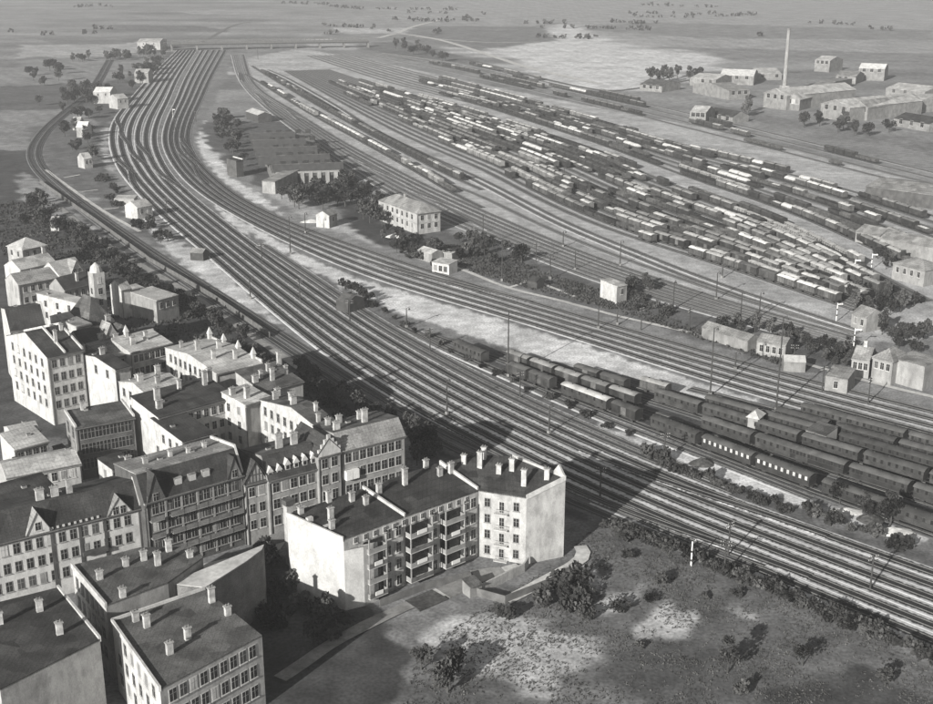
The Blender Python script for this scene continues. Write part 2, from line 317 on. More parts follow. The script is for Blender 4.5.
def build_ground():
    fine = np.linspace(-26, 26, 520); side = np.array([-85, -70, -58, -48, -40, -34, -30, -28]); ang = np.radians(np.concatenate([side, fine, -side[::-1]]))
    rad = np.concatenate([[20, 60, 100, 130], np.geomspace(150, 2600, 470), np.geomspace(2800, 16000, 18)])
    A, R = np.meshgrid(ang, rad); X = R * np.sin(A); Y = R * np.cos(A)
    rs = np.random.RandomState(3)
    def waves(X, Y, wl, n=6):
        s = 0
        for k in range(n):
            a = rs.rand() * 6.28; q = 6.28 / (wl * (0.6 + rs.rand())); s = s + np.sin((X * math.cos(a) + Y * math.sin(a)) * q + rs.rand() * 6.28)
        return s / n ** .5
    T = np.full(X.shape, .2)
    T *= 1 + .12 * waves(X, Y, 300) + .06 * waves(X, Y, 90)
    T = np.where(R > 1000, T * (1 + .16 * waves(X * .25, Y, 120, 4)), T)
    for tone, soft, rag, pts in PATCH:
        poly = [tuple(G(x, max(y, -20))) for x, y in pts]
        xs = [p[0] for p in poly]; ys = [p[1] for p in poly]; w = 30 + rag * 3
        m = (X > min(xs) - w) & (X < max(xs) + w) & (Y > min(ys) - w) & (Y < max(ys) + w)
        if not m.any(): continue
        d = poly_d(poly, X[m], Y[m]) + rag * .45 * waves(X[m], Y[m], rag * 5) + rag * .3 * waves(X[m], Y[m], rag * 1.8)
        k = np.clip(d / soft + .5, 0, 1); k = k * k * (3 - 2 * k)
        T[m] = T[m] * (1 - k) + tone * (1 + .1 * waves(X[m], Y[m], 14)) * k
    T = np.clip(T, .02, .6)
    nr, na = X.shape
    me = bpy.data.meshes.new('ground')
    v = np.stack([X, Y, np.full(X.shape, 0.0)], -1).reshape(-1, 3)
    idx = np.arange(nr * na).reshape(nr, na)
    f = np.stack([idx[:-1, :-1], idx[:-1, 1:], idx[1:, 1:], idx[1:, :-1]], -1).reshape(-1, 4)[:, ::-1]
    me.vertices.add(len(v)); me.vertices.foreach_set('co', v.ravel())
    me.loops.add(f.size); me.loops.foreach_set('vertex_index', f.ravel()); me.polygons.add(len(f))
    me.polygons.foreach_set('loop_start', np.arange(len(f)) * 4); me.update(calc_edges=True)
    at = me.attributes.new('tone', 'FLOAT', 'POINT'); at.data.foreach_set('value', T.ravel())
    m = bpy.data.materials.new('soil_and_grass'); m.use_nodes = True; N = m.node_tree.nodes; L = m.node_tree.links
    b = N['Principled BSDF']; b.inputs['Roughness'].default_value = .95; b.inputs['Specular IOR Level'].default_value = .1
    a = N.new('ShaderNodeAttribute'); a.attribute_name = 'tone'; tc = N.new('ShaderNodeTexCoord')
    cur = a.outputs['Fac']
    for sc_, amt, det in ((.035, .22, 4), (.25, .28, 4), (1.6, .3, 2)):
        n = N.new('ShaderNodeTexNoise'); n.inputs['Scale'].default_value = sc_; n.inputs['Detail'].default_value = det; L.new(tc.outputs['Object'], n.inputs['Vector'])
        r = N.new('ShaderNodeMapRange'); r.inputs[1].default_value = .3; r.inputs[2].default_value = .7; r.inputs[3].default_value = 1 - amt; r.inputs[4].default_value = 1 + amt
        L.new(n.outputs[0], r.inputs[0]); u = N.new('ShaderNodeMath'); u.operation = 'MULTIPLY'; L.new(cur, u.inputs[0]); L.new(r.outputs[0], u.inputs[1]); cur = u.outputs[0]
    cc = N.new('ShaderNodeCombineXYZ')
    for k in range(3): L.new(cur, cc.inputs[k])
    L.new(cc.outputs[0], b.inputs['Base Color']); me.materials.append(m)
    tag(link('ground', me), kind='structure')
build_ground()

# ------------------------------------------------------------------ tracks: ballast bed with sleepers, two rails each
def bed_material(name, ballast, sleeper, oil, gap):
    m = bpy.data.materials.new(name); m.use_nodes = True; N = m.node_tree.nodes; L = m.node_tree.links
    b = N['Principled BSDF']; b.inputs['Roughness'].default_value = .9; b.inputs['Specular IOR Level'].default_value = .15
    uv = N.new('ShaderNodeUVMap'); uv.uv_map = 'run'; sx = N.new('ShaderNodeSeparateXYZ'); L.new(uv.outputs[0], sx.inputs[0])
    def math_(op, a, b=None, c=None):
        n = N.new('ShaderNodeMath'); n.operation = op
        for i, q in enumerate((a, b, c)):
            if q is None: continue
            if isinstance(q, (int, float)): n.inputs[i].default_value = q
            else: L.new(q, n.inputs[i])
        return n.outputs[0]
    oi = N.new('ShaderNodeObjectInfo'); gapr = math_('ADD', math_('MULTIPLY', oi.outputs['Random'], .55 * gap), .58 * gap); bedr = math_('ADD', math_('MULTIPLY', oi.outputs['Random'], -.5), 1.25); au = math_('ABSOLUTE', sx.outputs['X'])
    fr = math_('FRACT', math_('DIVIDE', sx.outputs['Y'], .66))
    on = math_('MULTIPLY', math_('LESS_THAN', fr, .4), math_('LESS_THAN', au, 1.25))
    n1 = N.new('ShaderNodeTexNoise'); n1.inputs['Scale'].default_value = .12; n1.inputs['Detail'].default_value = 4
    n2 = N.new('ShaderNodeTexNoise'); n2.inputs['Scale'].default_value = 1.3; n2.inputs['Detail'].default_value = 3
    tc = N.new('ShaderNodeTexCoord'); L.new(tc.outputs['Object'], n1.inputs['Vector']); L.new(tc.outputs['Object'], n2.inputs['Vector'])
    def ramp(x, a, b, lo, hi):
        r = N.new('ShaderNodeMapRange'); r.inputs[1].default_value = a; r.inputs[2].default_value = b; r.inputs[3].default_value = lo; r.inputs[4].default_value = hi; L.new(x, r.inputs[0]); return r.outputs[0]
    edge = ramp(math_('ADD', au, ramp(n2.outputs[0], .3, .7, -.25, .25)), 1.2, 1.65, 0, 1)          # pale walking gravel beyond the sleepers
    base = math_('ADD', math_('MULTIPLY', edge, gapr), math_('MULTIPLY', math_('SUBTRACT', 1, edge), math_('MULTIPLY', bedr, ballast)))
    oilm = math_('MULTIPLY', ramp(au, .25, .6, 1, 0), oil)
    base = math_('MULTIPLY', base, math_('SUBTRACT', 1, oilm))
    v = math_('ADD', math_('MULTIPLY', on, sleeper), math_('MULTIPLY', math_('SUBTRACT', 1, on), base))
    v = math_('MULTIPLY', v, ramp(n1.outputs[0], .3, .7, .8, 1.2)); v = math_('MULTIPLY', v, ramp(n2.outputs[0], .3, .7, .86, 1.14))
    cc = N.new('ShaderNodeCombineXYZ')
    for k in range(3): L.new(v, cc.inputs[k])
    L.new(cc.outputs[0], b.inputs['Base Color']); return m
M['bed_main'] = bed_material('ballast_main', .05, .025, .35, .46)
M['bed_through'] = bed_material('ballast_through', .055, .03, .35, .36)
M['bed_branch'] = bed_material('ballast_branch', .075, .045, .3, .13)
M['bed_light'] = bed_material('ballast_pale', .15, .075, .5, .42)
M['bed_yard'] = bed_material('ballast_yard', .11, .06, .5, .27)
M['bed_coach'] = bed_material('ballast_coach_sidings', .07, .04, .3, .12)
def track(P, bedm, halfw, lift):
    N_ = normals(P); prof = [(-halfw - .35, 0.0), (-halfw, .16), (halfw, .16), (halfw + .35, 0.0)]
    V = []; Fc = []; UV = []; d = 0; k = len(prof)
    for i, (p, n) in enumerate(zip(P, N_)):
        if i: d += (p - P[i - 1]).length
        for o, z in prof: V.append((p.x + n.x * o, p.y + n.y * o, lift + z)); UV.append((o, d))
    for i in range(len(P) - 1):
        for j in range(k - 1): a = i * k + j; Fc.append((a, a + 1, a + 1 + k, a + k))
    me = bpy.data.meshes.new('railway_track'); me.from_pydata(V, [], Fc); me.materials.append(M[bedm])
    u = me.uv_layers.new(name='run'); lv = np.empty(len(me.loops), int); me.loops.foreach_get('vertex_index', lv)
    u.data.foreach_set('uv', np.array(UV)[lv].ravel())
    bm = bmesh.new(); bm.from_mesh(me); bmesh.ops.recalc_face_normals(bm, faces=bm.faces)
    if bm.faces[:][0].normal.z < 0 and False: pass
    bm.to_mesh(me); bm.free()
    o = tag(link('railway_track', me), kind='structure')
    for s in (-.75, .75):
        V = []; Fc = []
        for p, n in zip(P, N_):
            q = p + n * s
            for a, z in ((-.05, .16), (-.05, .33), (.05, .33), (.05, .16)): V.append((q.x + n.x * a, q.y + n.y * a, lift + z))
        for i in range(len(P) - 1):
            for j in range(3): a = i * 4 + j; Fc.append((a, a + 1, a + 5, a + 4))
        me = bpy.data.meshes.new('rail'); me.from_pydata(V, [], Fc); me.materials.append(M['rail']); link('rail', me, o)
    return o
for i, (key, bm_, hw) in enumerate([('main', 'bed_main', 1.95), ('through', 'bed_through', 1.85), ('branch', 'bed_branch', 1.7), ('relief', 'bed_light', 1.8), ('siding_lead', 'bed_light', 1.8),
                        ('coach', 'bed_coach', 1.8), ('sorting', 'bed_light', 1.9), ('passing', 'bed_light', 1.7), ('front', 'bed_yard', 1.7), ('yard', 'bed_yard', 1.9), ('upper', 'bed_yard', 1.9), ('back', 'bed_yard', 1.9)]):
    for j, P in enumerate(LINES[key]): track(P, bm_, hw, .004 + .011 * i + .0017 * j)

def crossover(key, i, j, d0, ln, lift):
    a, b_ = Run_(LINES[key][i]), Run_(LINES[key][j]); n = 16; P = []
    for k in range(n + 1):
        t = k / n; w = t * t * (3 - 2 * t); p = a(d0 + ln * t); q = min(LINES[key][j], key=lambda z: (z - p).length); P.append(p.lerp(q, w))
    track(smooth(P, 3), {'main': 'bed_main', 'through': 'bed_through'}.get(key, 'bed_light'), 1.25, lift)
def Run_(P):
    d = [0.0]
    for a, b in zip(P, P[1:]): d.append(d[-1] + (b - a).length)
    def at(s):
        for i in range(len(P) - 1):
            if d[i + 1] >= s: return P[i].lerp(P[i + 1], (s - d[i]) / ((d[i + 1] - d[i]) or 1))
        return P[-1]
    return at
rx = random.Random(4)
for c_ in range(9): i = rx.randrange(5); crossover('main', i, i + rx.choice((-1, 1)) if i else 1, 520 + rx.uniform(0, 780), 60, .16 + .001 * c_)
for c_ in range(6): i = rx.randrange(1, 4); crossover('through', i, i + rx.choice((-1, 1)), 620 + rx.uniform(0, 520), 60, .16 + .001 * c_)
for c_ in range(10): i = rx.randrange(1, 6); crossover('sorting', i, i + rx.choice((-1, 1)), 150 + rx.uniform(0, 700), 60, .22 + .001 * c_)

# ------------------------------------------------------------------ wagons and coaches
def arc_profile(hw, z0, rise, n=7):
    return [(-hw + 2 * hw * k / n, z0 + rise * (1 - (2 * k / n - 1) ** 2)) for k in range(n + 1)]
def wheelset_mesh():
    b = MB()
    for s in (-.75, .75): b.cyl((0, s - .06, .48), (0, s + .06, .48), .48, .48, 12, 'iron')
    b.cyl((0, -1.0, .48), (0, 1.0, .48), .08, .08, 6, 'iron')
    for s in (-.95, .95): b.box(-.5, .5, s - .06, s + .06, .5, .8, 'iron')
    return b.mesh('wheelset')
WHEEL = wheelset_mesh()
def underframe_mesh(L, w=2.3):
    b = MB(); b.box(-L / 2, L / 2, -w / 2 + .25, w / 2 - .25, .95, 1.14, 'iron')
    for s in (-1, 1):
        b.box(-L / 2, L / 2, s * w / 2 - .1, s * w / 2 + .1, .92, 1.15, 'iron')
        for e in (-1, 1):
            b.cyl((e * L / 2, s * .87, 1.04), (e * (L / 2 + .55), s * .87, 1.04), .09, .09, 6, 'iron'); b.cyl((e * (L / 2 + .55), s * .87, 1.04), (e * (L / 2 + .62), s * .87, 1.04), .22, .22, 8, 'iron')
    for e in (-1, 1): b.box(e * L / 2 - .1, e * L / 2 + .1, -w / 2 - .1, w / 2 + .1, .88, 1.2, 'iron')
    return b.mesh('underframe')
def covered_meshes(L, wall, roof):
    b = MB(); b.box(-L / 2, L / 2, -1.3, 1.3, 1.2, 3.35, wall)
    pr = arc_profile(1.29, 3.35, .38); b.hull([(e * L / 2, y, z) for e in (-1, 1) for y, z in pr], [tuple(range(8)), tuple(range(8, 16))[::-1]], wall)
    for k in range(8):
        x = -L / 2 + .04 + (L - .08) * k / 7
        if abs(x) < .95: continue
        for s in (-1, 1): b.box(x - .05, x + .05, s * 1.3 - .05, s * 1.3 + .05, 1.2, 3.33, 'wagon_dark')
    d = MB(); d.box(-.85, .85, -.04, .04, 1.25, 3.2, 'wagon_mid'); d.box(-1.9, .95, -.03, .045, 3.2, 3.28, 'iron')
    r = MB(); o = arc_profile(1.48, 3.37, .42); i = arc_profile(1.48, 3.30, .42)[::-1]; r.prism(o[::-1] + i[::-1], -L / 2 - .12, L / 2 + .12, roof)
    for x in (-L / 4, L / 4): r.box(x - .15, x + .15, -.15, .15, 3.7, 3.95, 'wagon_dark')
    return b.mesh('body'), r.mesh('roof'), d.mesh('door')
def open_meshes(L, wall, load):
    b = MB(); h = 2.35
    b.box(-L / 2, L / 2, -1.28, 1.28, 1.2, 1.3, wall)
    for s in (-1, 1):
        b.box(-L / 2, L / 2, s * 1.3 - .05, s * 1.3 + .05, 1.3, h, wall)
        for k in range(7): x = -L / 2 + .05 + (L - .1) * k / 6; b.box(x - .05, x + .05, s * 1.38 - .04, s * 1.38 + .04, 1.15, h + .02, 'iron')
    for s in (-1, 1): b.box(s * (L / 2 - .06) - .05, s * (L / 2 - .06) + .05, -1.25, 1.25, 1.3, h + .12, wall)
    l = MB()
    if load:
        n, m_ = 9, 5; rr = random.Random(len(load) * 7 + int(L * 10)); V = []
        for i in range(n):
            for j in range(m_):
                e = min(i, n - 1 - i, j * 1.4, (m_ - 1 - j) * 1.4); z = h - .25 + min(e, 2) * .22 + rr.uniform(-.08, .12)
                V.append((-L / 2 + .13 + (L - .26) * i / (n - 1), -1.22 + 2.44 * j / (m_ - 1), z))
        l.hull(V, [(i * m_ + j, (i + 1) * m_ + j, (i + 1) * m_ + j + 1, i * m_ + j + 1) for i in range(n - 1) for j in range(m_ - 1)], load)
    return b.mesh('body'), (l.mesh('load') if load else None)
def flat_meshes(L, load):
    b = MB(); b.box(-L / 2, L / 2, -1.3, 1.3, 1.2, 1.38, 'wagon_mid')
    for k in range(6):
        x = -L / 2 + .3 + (L - .6) * k / 5
        for s in (-1, 1): b.box(x - .05, x + .05, s * 1.33 - .05, s * 1.33 + .05, 1.2, 2.3, 'iron')
    l = MB(); rr = random.Random(5)
    for k in range(14):
        y = -1.1 + (k % 5) * .5 + (.25 if (k // 5) % 2 else 0); z = 1.6 + (k // 5) * .4; q = rr.uniform(-.3, .3)
        l.cyl((-L / 2 + .6 + q, y, z), (L / 2 - .6 + q, y, z), .23, .19, 7, load)
    return b.mesh('body'), l.mesh('load')
def tank_meshes(L):
    b = MB(); b.cyl((-L / 2 + .5, 0, 2.25), (L / 2 - .5, 0, 2.25), 1.0, 1.0, 14, 'wagon_dark'); b.cyl((0, 0, 3.1), (0, 0, 3.6), .35, .35, 10, 'iron')
    for x in (-L / 3, L / 3): b.box(x - .15, x + .15, -.9, .9, 1.15, 1.7, 'iron')
    return b.mesh('tank')
KINDS = []
def wagon_kind(key, look, cat, L, parts, single=False):
    """prototype: list of (part name, mesh); wheels added"""
    KINDS.append(key); WK[key] = dict(look=look, cat=cat, L=L, parts=parts, uf=underframe_mesh(L))
WK = {}
for key, look, wall, roof, L in [('cw', 'white-roofed covered wagon', 'wagon_mid', 'wroof_white', 8.2), ('cl', 'pale-roofed wagon', 'wagon_mid', 'wroof_light', 8.0), ('cm', 'grey-roofed wagon', 'wagon_dark', 'wroof_mid', 8.2),
                              ('cd', 'dark covered wagon', 'wagon_dark', 'wroof_dark', 7.8), ('cp', 'pale-sided wagon', 'wagon_pale', 'wroof_light', 8.4)]:
    b_, r_, d_ = covered_meshes(L, wall, roof); wagon_kind(key, look, 'goods wagon', L, [('body', b_), ('roof', r_), ('door', d_)])
for key, look, wall, load, L in [('oc', 'coal-filled open wagon', 'wagon_dark', 'coal', 7.4), ('oe', 'empty open wagon', 'wagon_mid', None, 7.4), ('os', 'pale-loaded open wagon', 'wagon_mid', 'load_sand', 7.4)]:
    b_, l_ = open_meshes(L, wall, load); wagon_kind(key, look, 'open wagon', L, [('body', b_)] + ([('load', l_)] if l_ else []))
b_, l_ = flat_meshes(9.5, 'load_timber'); wagon_kind('ft', 'log-loaded flat wagon', 'flat wagon', 9.5, [('body', b_), ('load', l_)])
def tarp_mesh(L):
    l = MB(); pr = [(-1.4, 2.0), (-1.3, 2.7), (-.7, 3.15), (0, 3.3), (.7, 3.15), (1.3, 2.7), (1.4, 2.0)]
    st = [(-L / 2 - .05, .78), (-L / 2 + .5, 1.0), (-L / 6, .93), (L / 6, 1.03), (L / 2 - .5, .96), (L / 2 + .05, .75)]
    V = [(x, y, 1.9 + (z - 1.9) * k) for x, k in st for y, z in pr]; n = len(pr)
    l.hull(V, [(i * n + j, (i + 1) * n + j, (i + 1) * n + j + 1, i * n + j + 1) for i in range(len(st) - 1) for j in range(n - 1)] + [tuple(range(n)), tuple(range(5 * n, 6 * n))], 'cloth'); return l.mesh('tarpaulin')
b_, _ = open_meshes(7.4, 'wagon_mid', None); wagon_kind('tp', 'tarpaulin-covered wagon', 'open wagon', 7.4, [('body', b_), ('tarpaulin', tarp_mesh(7.4))])
b_, r_, d_ = covered_meshes(8.6, 'wagon_mid', 'wroof_light'); cb = MB(); cb.box(4.3, 5.0, -.85, .85, 1.5, 4.1, 'wagon_dark'); cb.box(4.2, 5.1, -.95, .95, 4.1, 4.25, 'wroof_mid')
wagon_kind('bc', 'brake-cab wagon', 'goods wagon', 9.4, [('body', b_), ('roof', r_), ('door', d_), ('brake_cab', cb.mesh('brake_cab'))])
wagon_kind('tk', 'dark tank wagon', 'tank wagon', 8.0, [('tank', tank_meshes(8.0))])
def build_wagon(key, p, ang, z, detail):
    k = WK[key]
    if detail:
        r = empty({'goods wagon': 'goods_wagon', 'open wagon': 'open_wagon', 'flat wagon': 'flat_wagon', 'tank wagon': 'tank_wagon'}[k['cat']], (p.x, p.y, z), ang)
        for n, me in k['parts']:
            if n == 'door': link(n, me, r, (0, -1.37, 0)); link(n, me, r, (0, 1.37, 0), math.pi)
            else: link(n, me, r)
        link('underframe', k['uf'], r)
        for s in (-1, 1): link('wheelset', WHEEL, r, (s * k['L'] * .3, 0, 0))
        return r
    if 'one' not in k:
        bm = bmesh.new(); mats = []
        for me in [m for _, m in k['parts']] + [k['uf']]:
            off = len(bm.faces); bm.from_mesh(me); bm.faces.ensure_lookup_table()
            for f in bm.faces[off:]:
                m = me.materials[f.material_index]
                if m not in mats: mats.append(m)
                f.material_index = mats.index(m)
        me = bpy.data.meshes.new('wagon'); bm.to_mesh(me); bm.free()
        for m in mats: me.materials.append(m)
        k['one'] = me
    return link({'goods wagon': 'goods_wagon', 'open wagon': 'open_wagon', 'flat wagon': 'flat_wagon', 'tank wagon': 'tank_wagon'}[k['cat']], k['one'], None, (p.x, p.y, z), ang)
class Run:
    def __init__(s, P):
        s.P = P; s.d = [0.0]
        for a, b in zip(P, P[1:]): s.d.append(s.d[-1] + (b - a).length)
        s.px = [PX(p.x, p.y)[0] for p in P]; s.py = [PX(p.x, p.y)[1] for p in P]
    def at(s, d):
        import bisect
        i = min(max(bisect.bisect(s.d, d) - 1, 0), len(s.P) - 2); t = (d - s.d[i]) / ((s.d[i + 1] - s.d[i]) or 1)
        q = s.P[i + 1] - s.P[i]; return s.P[i].lerp(s.P[i + 1], t), math.atan2(q.y, q.x)
    def dist_at_px(s, x):
        for i in range(len(s.P) - 1):
            if (s.px[i] - x) * (s.px[i + 1] - x) <= 0 and s.py[i] > 20:
                t = (x - s.px[i]) / ((s.px[i + 1] - s.px[i]) or 1); return s.d[i] + t * (s.d[i + 1] - s.d[i])
        return s.d[0] if x < min(s.px) else s.d[-1]
WAG = []      # (camera distance, kind, point, angle, row phrase)
rw = random.Random(21)
def fill(run, x0, x1, row, weights, gapp=.04, gaplen=(6, 30), strings=True):
    d = run.dist_at_px(x0); e = run.dist_at_px(x1); cur = None
    while d < e:
        if rw.random() < gapp: d += rw.uniform(*gaplen); continue
        if cur is None or rw.random() < .42: cur = rw.choices(list(weights), list(weights.values()))[0]
        L = WK[cur]['L'] + 1.3
        if d + L > e: break
        p, a = run.at(d + L / 2); WAG.append((p.length, cur, p, a, row)); d += L
MIX = dict(cw=1.6, cl=2.8, cm=2.2, cd=2.2, oc=1.4, oe=1.5, os=1.2, cp=1.0, ft=.5, tp=1.3, bc=1.2, tk=.35)
DARK = dict(cw=.6, cl=1.8, cm=2.6, cd=2, oc=1.8, oe=2, os=.6, tp=.6, bc=.8, tk=.3)
LIGHT = dict(cw=3, cl=3, cm=1.6, cd=1, oc=1, os=1.4, cp=1, oe=1)
Yr = [Run(P) for P in LINES['yard']]
Fr = [Run(P) for P in LINES['front']]
fill(Fr[0], 262, 320, 'the leftmost row', LIGHT, .12, (8, 26)); fill(Fr[0], 322, 462, 'the leftmost row', LIGHT, .05)
fill(Fr[1], 262, 464, 'the row behind the leftmost', DARK, .03)
# yard rows, front to back: occupied stretches in photo x
occ = {0: [(640, 660), (690, 856)], 1: [(478, 690), (696, 856)], 2: [(440, 612), (618, 862)], 3: [(345, 372), (400, 852)], 4: [(372, 575), (585, 700), (706, 868)], 5: [(330, 420), (430, 640), (655, 868)],
       6: [(350, 508), (520, 610), (630, 872)], 7: [(340, 480), (490, 560), (610, 850)], 8: [(370, 570), (620, 850)], 9: [(400, 590), (600, 900)], 10: [(360, 520), (540, 830)], 11: [(400, 700), (715, 880)], 12: [(380, 490), (500, 700), (740, 870)], 13: [(360, 560), (580, 820)], 14: [(420, 640), (690, 880)]}
for r, segs in occ.items():
    nm = 'the front row of the big yard' if r == 0 else f'the {ordn(r)} row of the big yard'
    for a, b in segs: fill(Yr[r], a, b, nm, {0: dict(cw=3, cl=2, cd=1), 1: DARK, 2: MIX, 5: DARK, 8: DARK, 11: DARK}.get(r, MIX), .07, (4, 34))
Zr = [Run(P) for P in LINES['upper']]
for r, segs in {0: [(440, 925)], 1: [(430, 760), (775, 915)], 2: [(460, 640), (650, 940)], 3: [(420, 710), (730, 900)], 4: [(540, 790), (850, 935)], 5: [(420, 580), (620, 890)], 6: [(500, 720), (800, 925)], 7: [(440, 650), (690, 800)]}.items():
    for a, b in segs: fill(Zr[r], a, b, f'the {ordn(r)} row past the corridor', MIX if r % 2 else DARK, .09, (8, 40))
Xr = [Run(P) for P in LINES['back']]
for r, segs in {0: [(480, 700), (745, 790), (830, 900)], 1: [(430, 560), (690, 800)], 2: [(480, 690), (700, 735), (825, 880)], 3: [(470, 545), (600, 640)]}.items():
    for a, b in segs: fill(Xr[r], a, b, f'the {ordn(r)} farthest row', DARK, .12, (10, 60))
Kr = [Run(P) for P in LINES['coach']]
fill(Kr[0], 508, 560, 'the lowest coach siding', dict(cd=1), 0)
fill(Kr[0], 613, 650, 'the lowest coach siding', dict(cd=1), 0)
for r, segs in {1: [(508, 640), (655, 700)], 2: [(553, 575), (575, 650)], 3: [(640, 700)]}.items():
    for a, b in segs: fill(Kr[r], a, b, f'the {ordn(r)} of the nearer sidings', dict(cm=1, cd=2, cl=.5, oc=1) if r < 2 else dict(cw=2, cl=2, cd=1), .02)
WAG.sort(key=lambda w: w[0])
NEAR_DETAIL, NTHINGS = 150, 298
rowcount = {}; things = []; rest = []
for i, w in enumerate(WAG): (things if i < NTHINGS else rest).append((i, w))
byrow = {}
for i, w in things: byrow.setdefault((w[4], w[1]), []).append((PX(w[2].x, w[2].y)[0], i, w))
ZT = .36
for (row, key), L_ in byrow.items():
    L_.sort(key=lambda q: q[0])
    for j, (_, i, w) in enumerate(L_):
        o = build_wagon(key, w[2], w[3], ZT, i < NEAR_DETAIL)
        lab = (f"{ordn(j)} {WK[key]['look']} from the left in {row}" if len(L_) > 1 else f"the only {WK[key]['look']} in {row}")
        tag(o, lab, WK[key]['cat'], 'goods wagons standing in ' + row)
def merged(name, lst):
    bm = bmesh.new(); mats = []
    for key, p, a in lst:
        build = WK[key]
        if 'one' not in build: o = build_wagon(key, p, a, 0, False); bpy.data.objects.remove(o)
        me = build['one']; off = len(bm.faces); ov = len(bm.verts); bm.from_mesh(me); bm.faces.ensure_lookup_table(); bm.verts.ensure_lookup_table()
        X = Matrix.Translation((p.x, p.y, ZT)) @ Matrix.Rotation(a, 4, 'Z')
        for v in bm.verts[ov:]: v.co = X @ v.co
        for f in bm.faces[off:]:
            m = me.materials[f.material_index]
            if m not in mats: mats.append(m)
            f.material_index = mats.index(m)
    me = bpy.data.meshes.new(name); bm.to_mesh(me); bm.free()
    for m in mats: me.materials.append(m)
    return link(name, me)
if rest:
    def rest_tag(): return tag(merged('distant_wagons', [(w[1], w[2], w[3]) for _, w in rest]), 'mass of small goods wagons filling the far part of the yard', 'wagons', kind='stuff')
    rest_tag()
print('WAGONS', len(WAG))

# passenger coaches: body, roof with ventilators, windows, underframe, wheels
def coach_proto(L, wall, roof, n, winm, white_edge=False):
    r = empty('passenger_coach')
    b = MB(); b.box(-L / 2, L / 2, -1.4, 1.4, 1.15, 3.3, wall)
    for s in (-1, 1): b.box(-L / 2, L / 2, s * 1.42 - .03, s * 1.42 + .03, 2.12, 2.2, 'iron')
    b.build('body', r)
    c = MB(); o = arc_profile(1.52, 3.32, .45, 9); q = arc_profile(1.52, 3.24, .45, 9); c.prism(o[::-1] + q, -L / 2 - .2, L / 2 + .2, roof)
    rf = c.build('roof', r); v = MB(); v.cyl((0, 0, 3.7), (0, 0, 4.0), .16, .16, 8, 'iron'); vm = v.mesh('roof_vent')
    for k in range(max(3, n // 2)): link('roof_vent', vm, rf, (-L / 2 + L * (k + .5) / max(3, n // 2), 0, 0))
    w = MB(); w.box(-.3, .3, -.04, .04, 0, .85, winm); w.box(-.36, .36, -.02, .02, -.06, .91, 'wood_dark'); wm = w.mesh('window')
    for s in (-1, 1):
        for k in range(n): link('window', wm, r, (-L / 2 + L * (k + .5) / n, s * 1.42, 2.28))
    link('underframe', underframe_mesh(L, 2.5), r)
    for x in ((-.36, .36) if L < 14 else (-.38, -.26, .26, .38)): link('wheelset', WHEEL, r, (x * L, 0, 0))
    for q in (-1, 1):
        s = MB(); s.box(-L / 2 + .3, L / 2 - .3, q * 1.5 - .15, q * 1.5 + .15, .6, .68, 'wood_dark'); s.build('footboard', r)
    return r
CP = {'pale': coach_proto(13.6, 'wagon_dark', 'wroof_dark', 9, 'curtain'), 'dark': coach_proto(13.6, 'wagon_dark', 'wroof_dark', 8, 'glass'),
      'white': coach_proto(15.5, 'wagon_dark', 'wroof_light', 6, 'glass'), 'mid': coach_proto(13.0, 'wagon_dark', 'wroof_dark', 7, 'glass')}
used = set(); coaches = []
def coach(kind, run, x0, n, row, x_end=None):
    d = run.dist_at_px(x0); L = {'pale': 13.6, 'dark': 13.6, 'white': 15.5, 'mid': 13.0}[kind] + 1.4
    for k in range(n):
        p, a = run.at(d + L / 2 + k * L)
        o = CP[kind] if kind not in used else copy_tree(CP[kind]); used.add(kind)
        o.location = (p.x, p.y, ZT); o.rotation_euler = (0, 0, a); coaches.append((row, kind, PX(p.x, p.y)[0], o))
near = 'the lowest siding'
coach('mid', Kr[0], 456, 1, near); coach('white', Kr[0], 563, 1, near); coach('dark', Kr[0], 652, 1, near); coach('pale', Kr[0], 703, 2, near); coach('dark', Kr[0], 822, 3, near)
coach('dark', Kr[1], 702, 2, 'the second siding'); coach('mid', Kr[1], 790, 4, 'the second siding')
coach('mid', Kr[2], 655, 2, 'the third siding'); coach('dark', Kr[2], 745, 4, 'the third siding')
coach('dark', Kr[3], 705, 2, 'the fourth siding'); coach('mid', Kr[3], 838, 1, 'the fourth siding'); coach('dark', Kr[3], 885, 2, 'the fourth siding')
coach('mid', Kr[4], 775, 1, 'the fifth siding'); coach('dark', Kr[4], 835, 3, 'the fifth siding'); coach('dark', Kr[5], 846, 3, 'the sixth siding'); coach('mid', Kr[5], 800, 1, 'the sixth siding')
CL = {'pale': 'dark coach with bright windows', 'dark': 'dark coach with black windows', 'white': 'long dark coach under a pale roof', 'mid': 'short dark coach with seven windows'}
g = {}
for row, kind, x, o in coaches: g.setdefault((row, kind), []).append((x, o))
for (row, kind), l in g.items():
    l.sort(key=lambda q: q[0])
    for j, (x, o) in enumerate(l): tag(o, (f'{ordn(j)} ' if len(l) > 1 else '') + CL[kind] + (' from left' if len(l) > 1 else '') + ' on ' + row, 'coach', 'passenger coaches in the sidings right of the main lines')

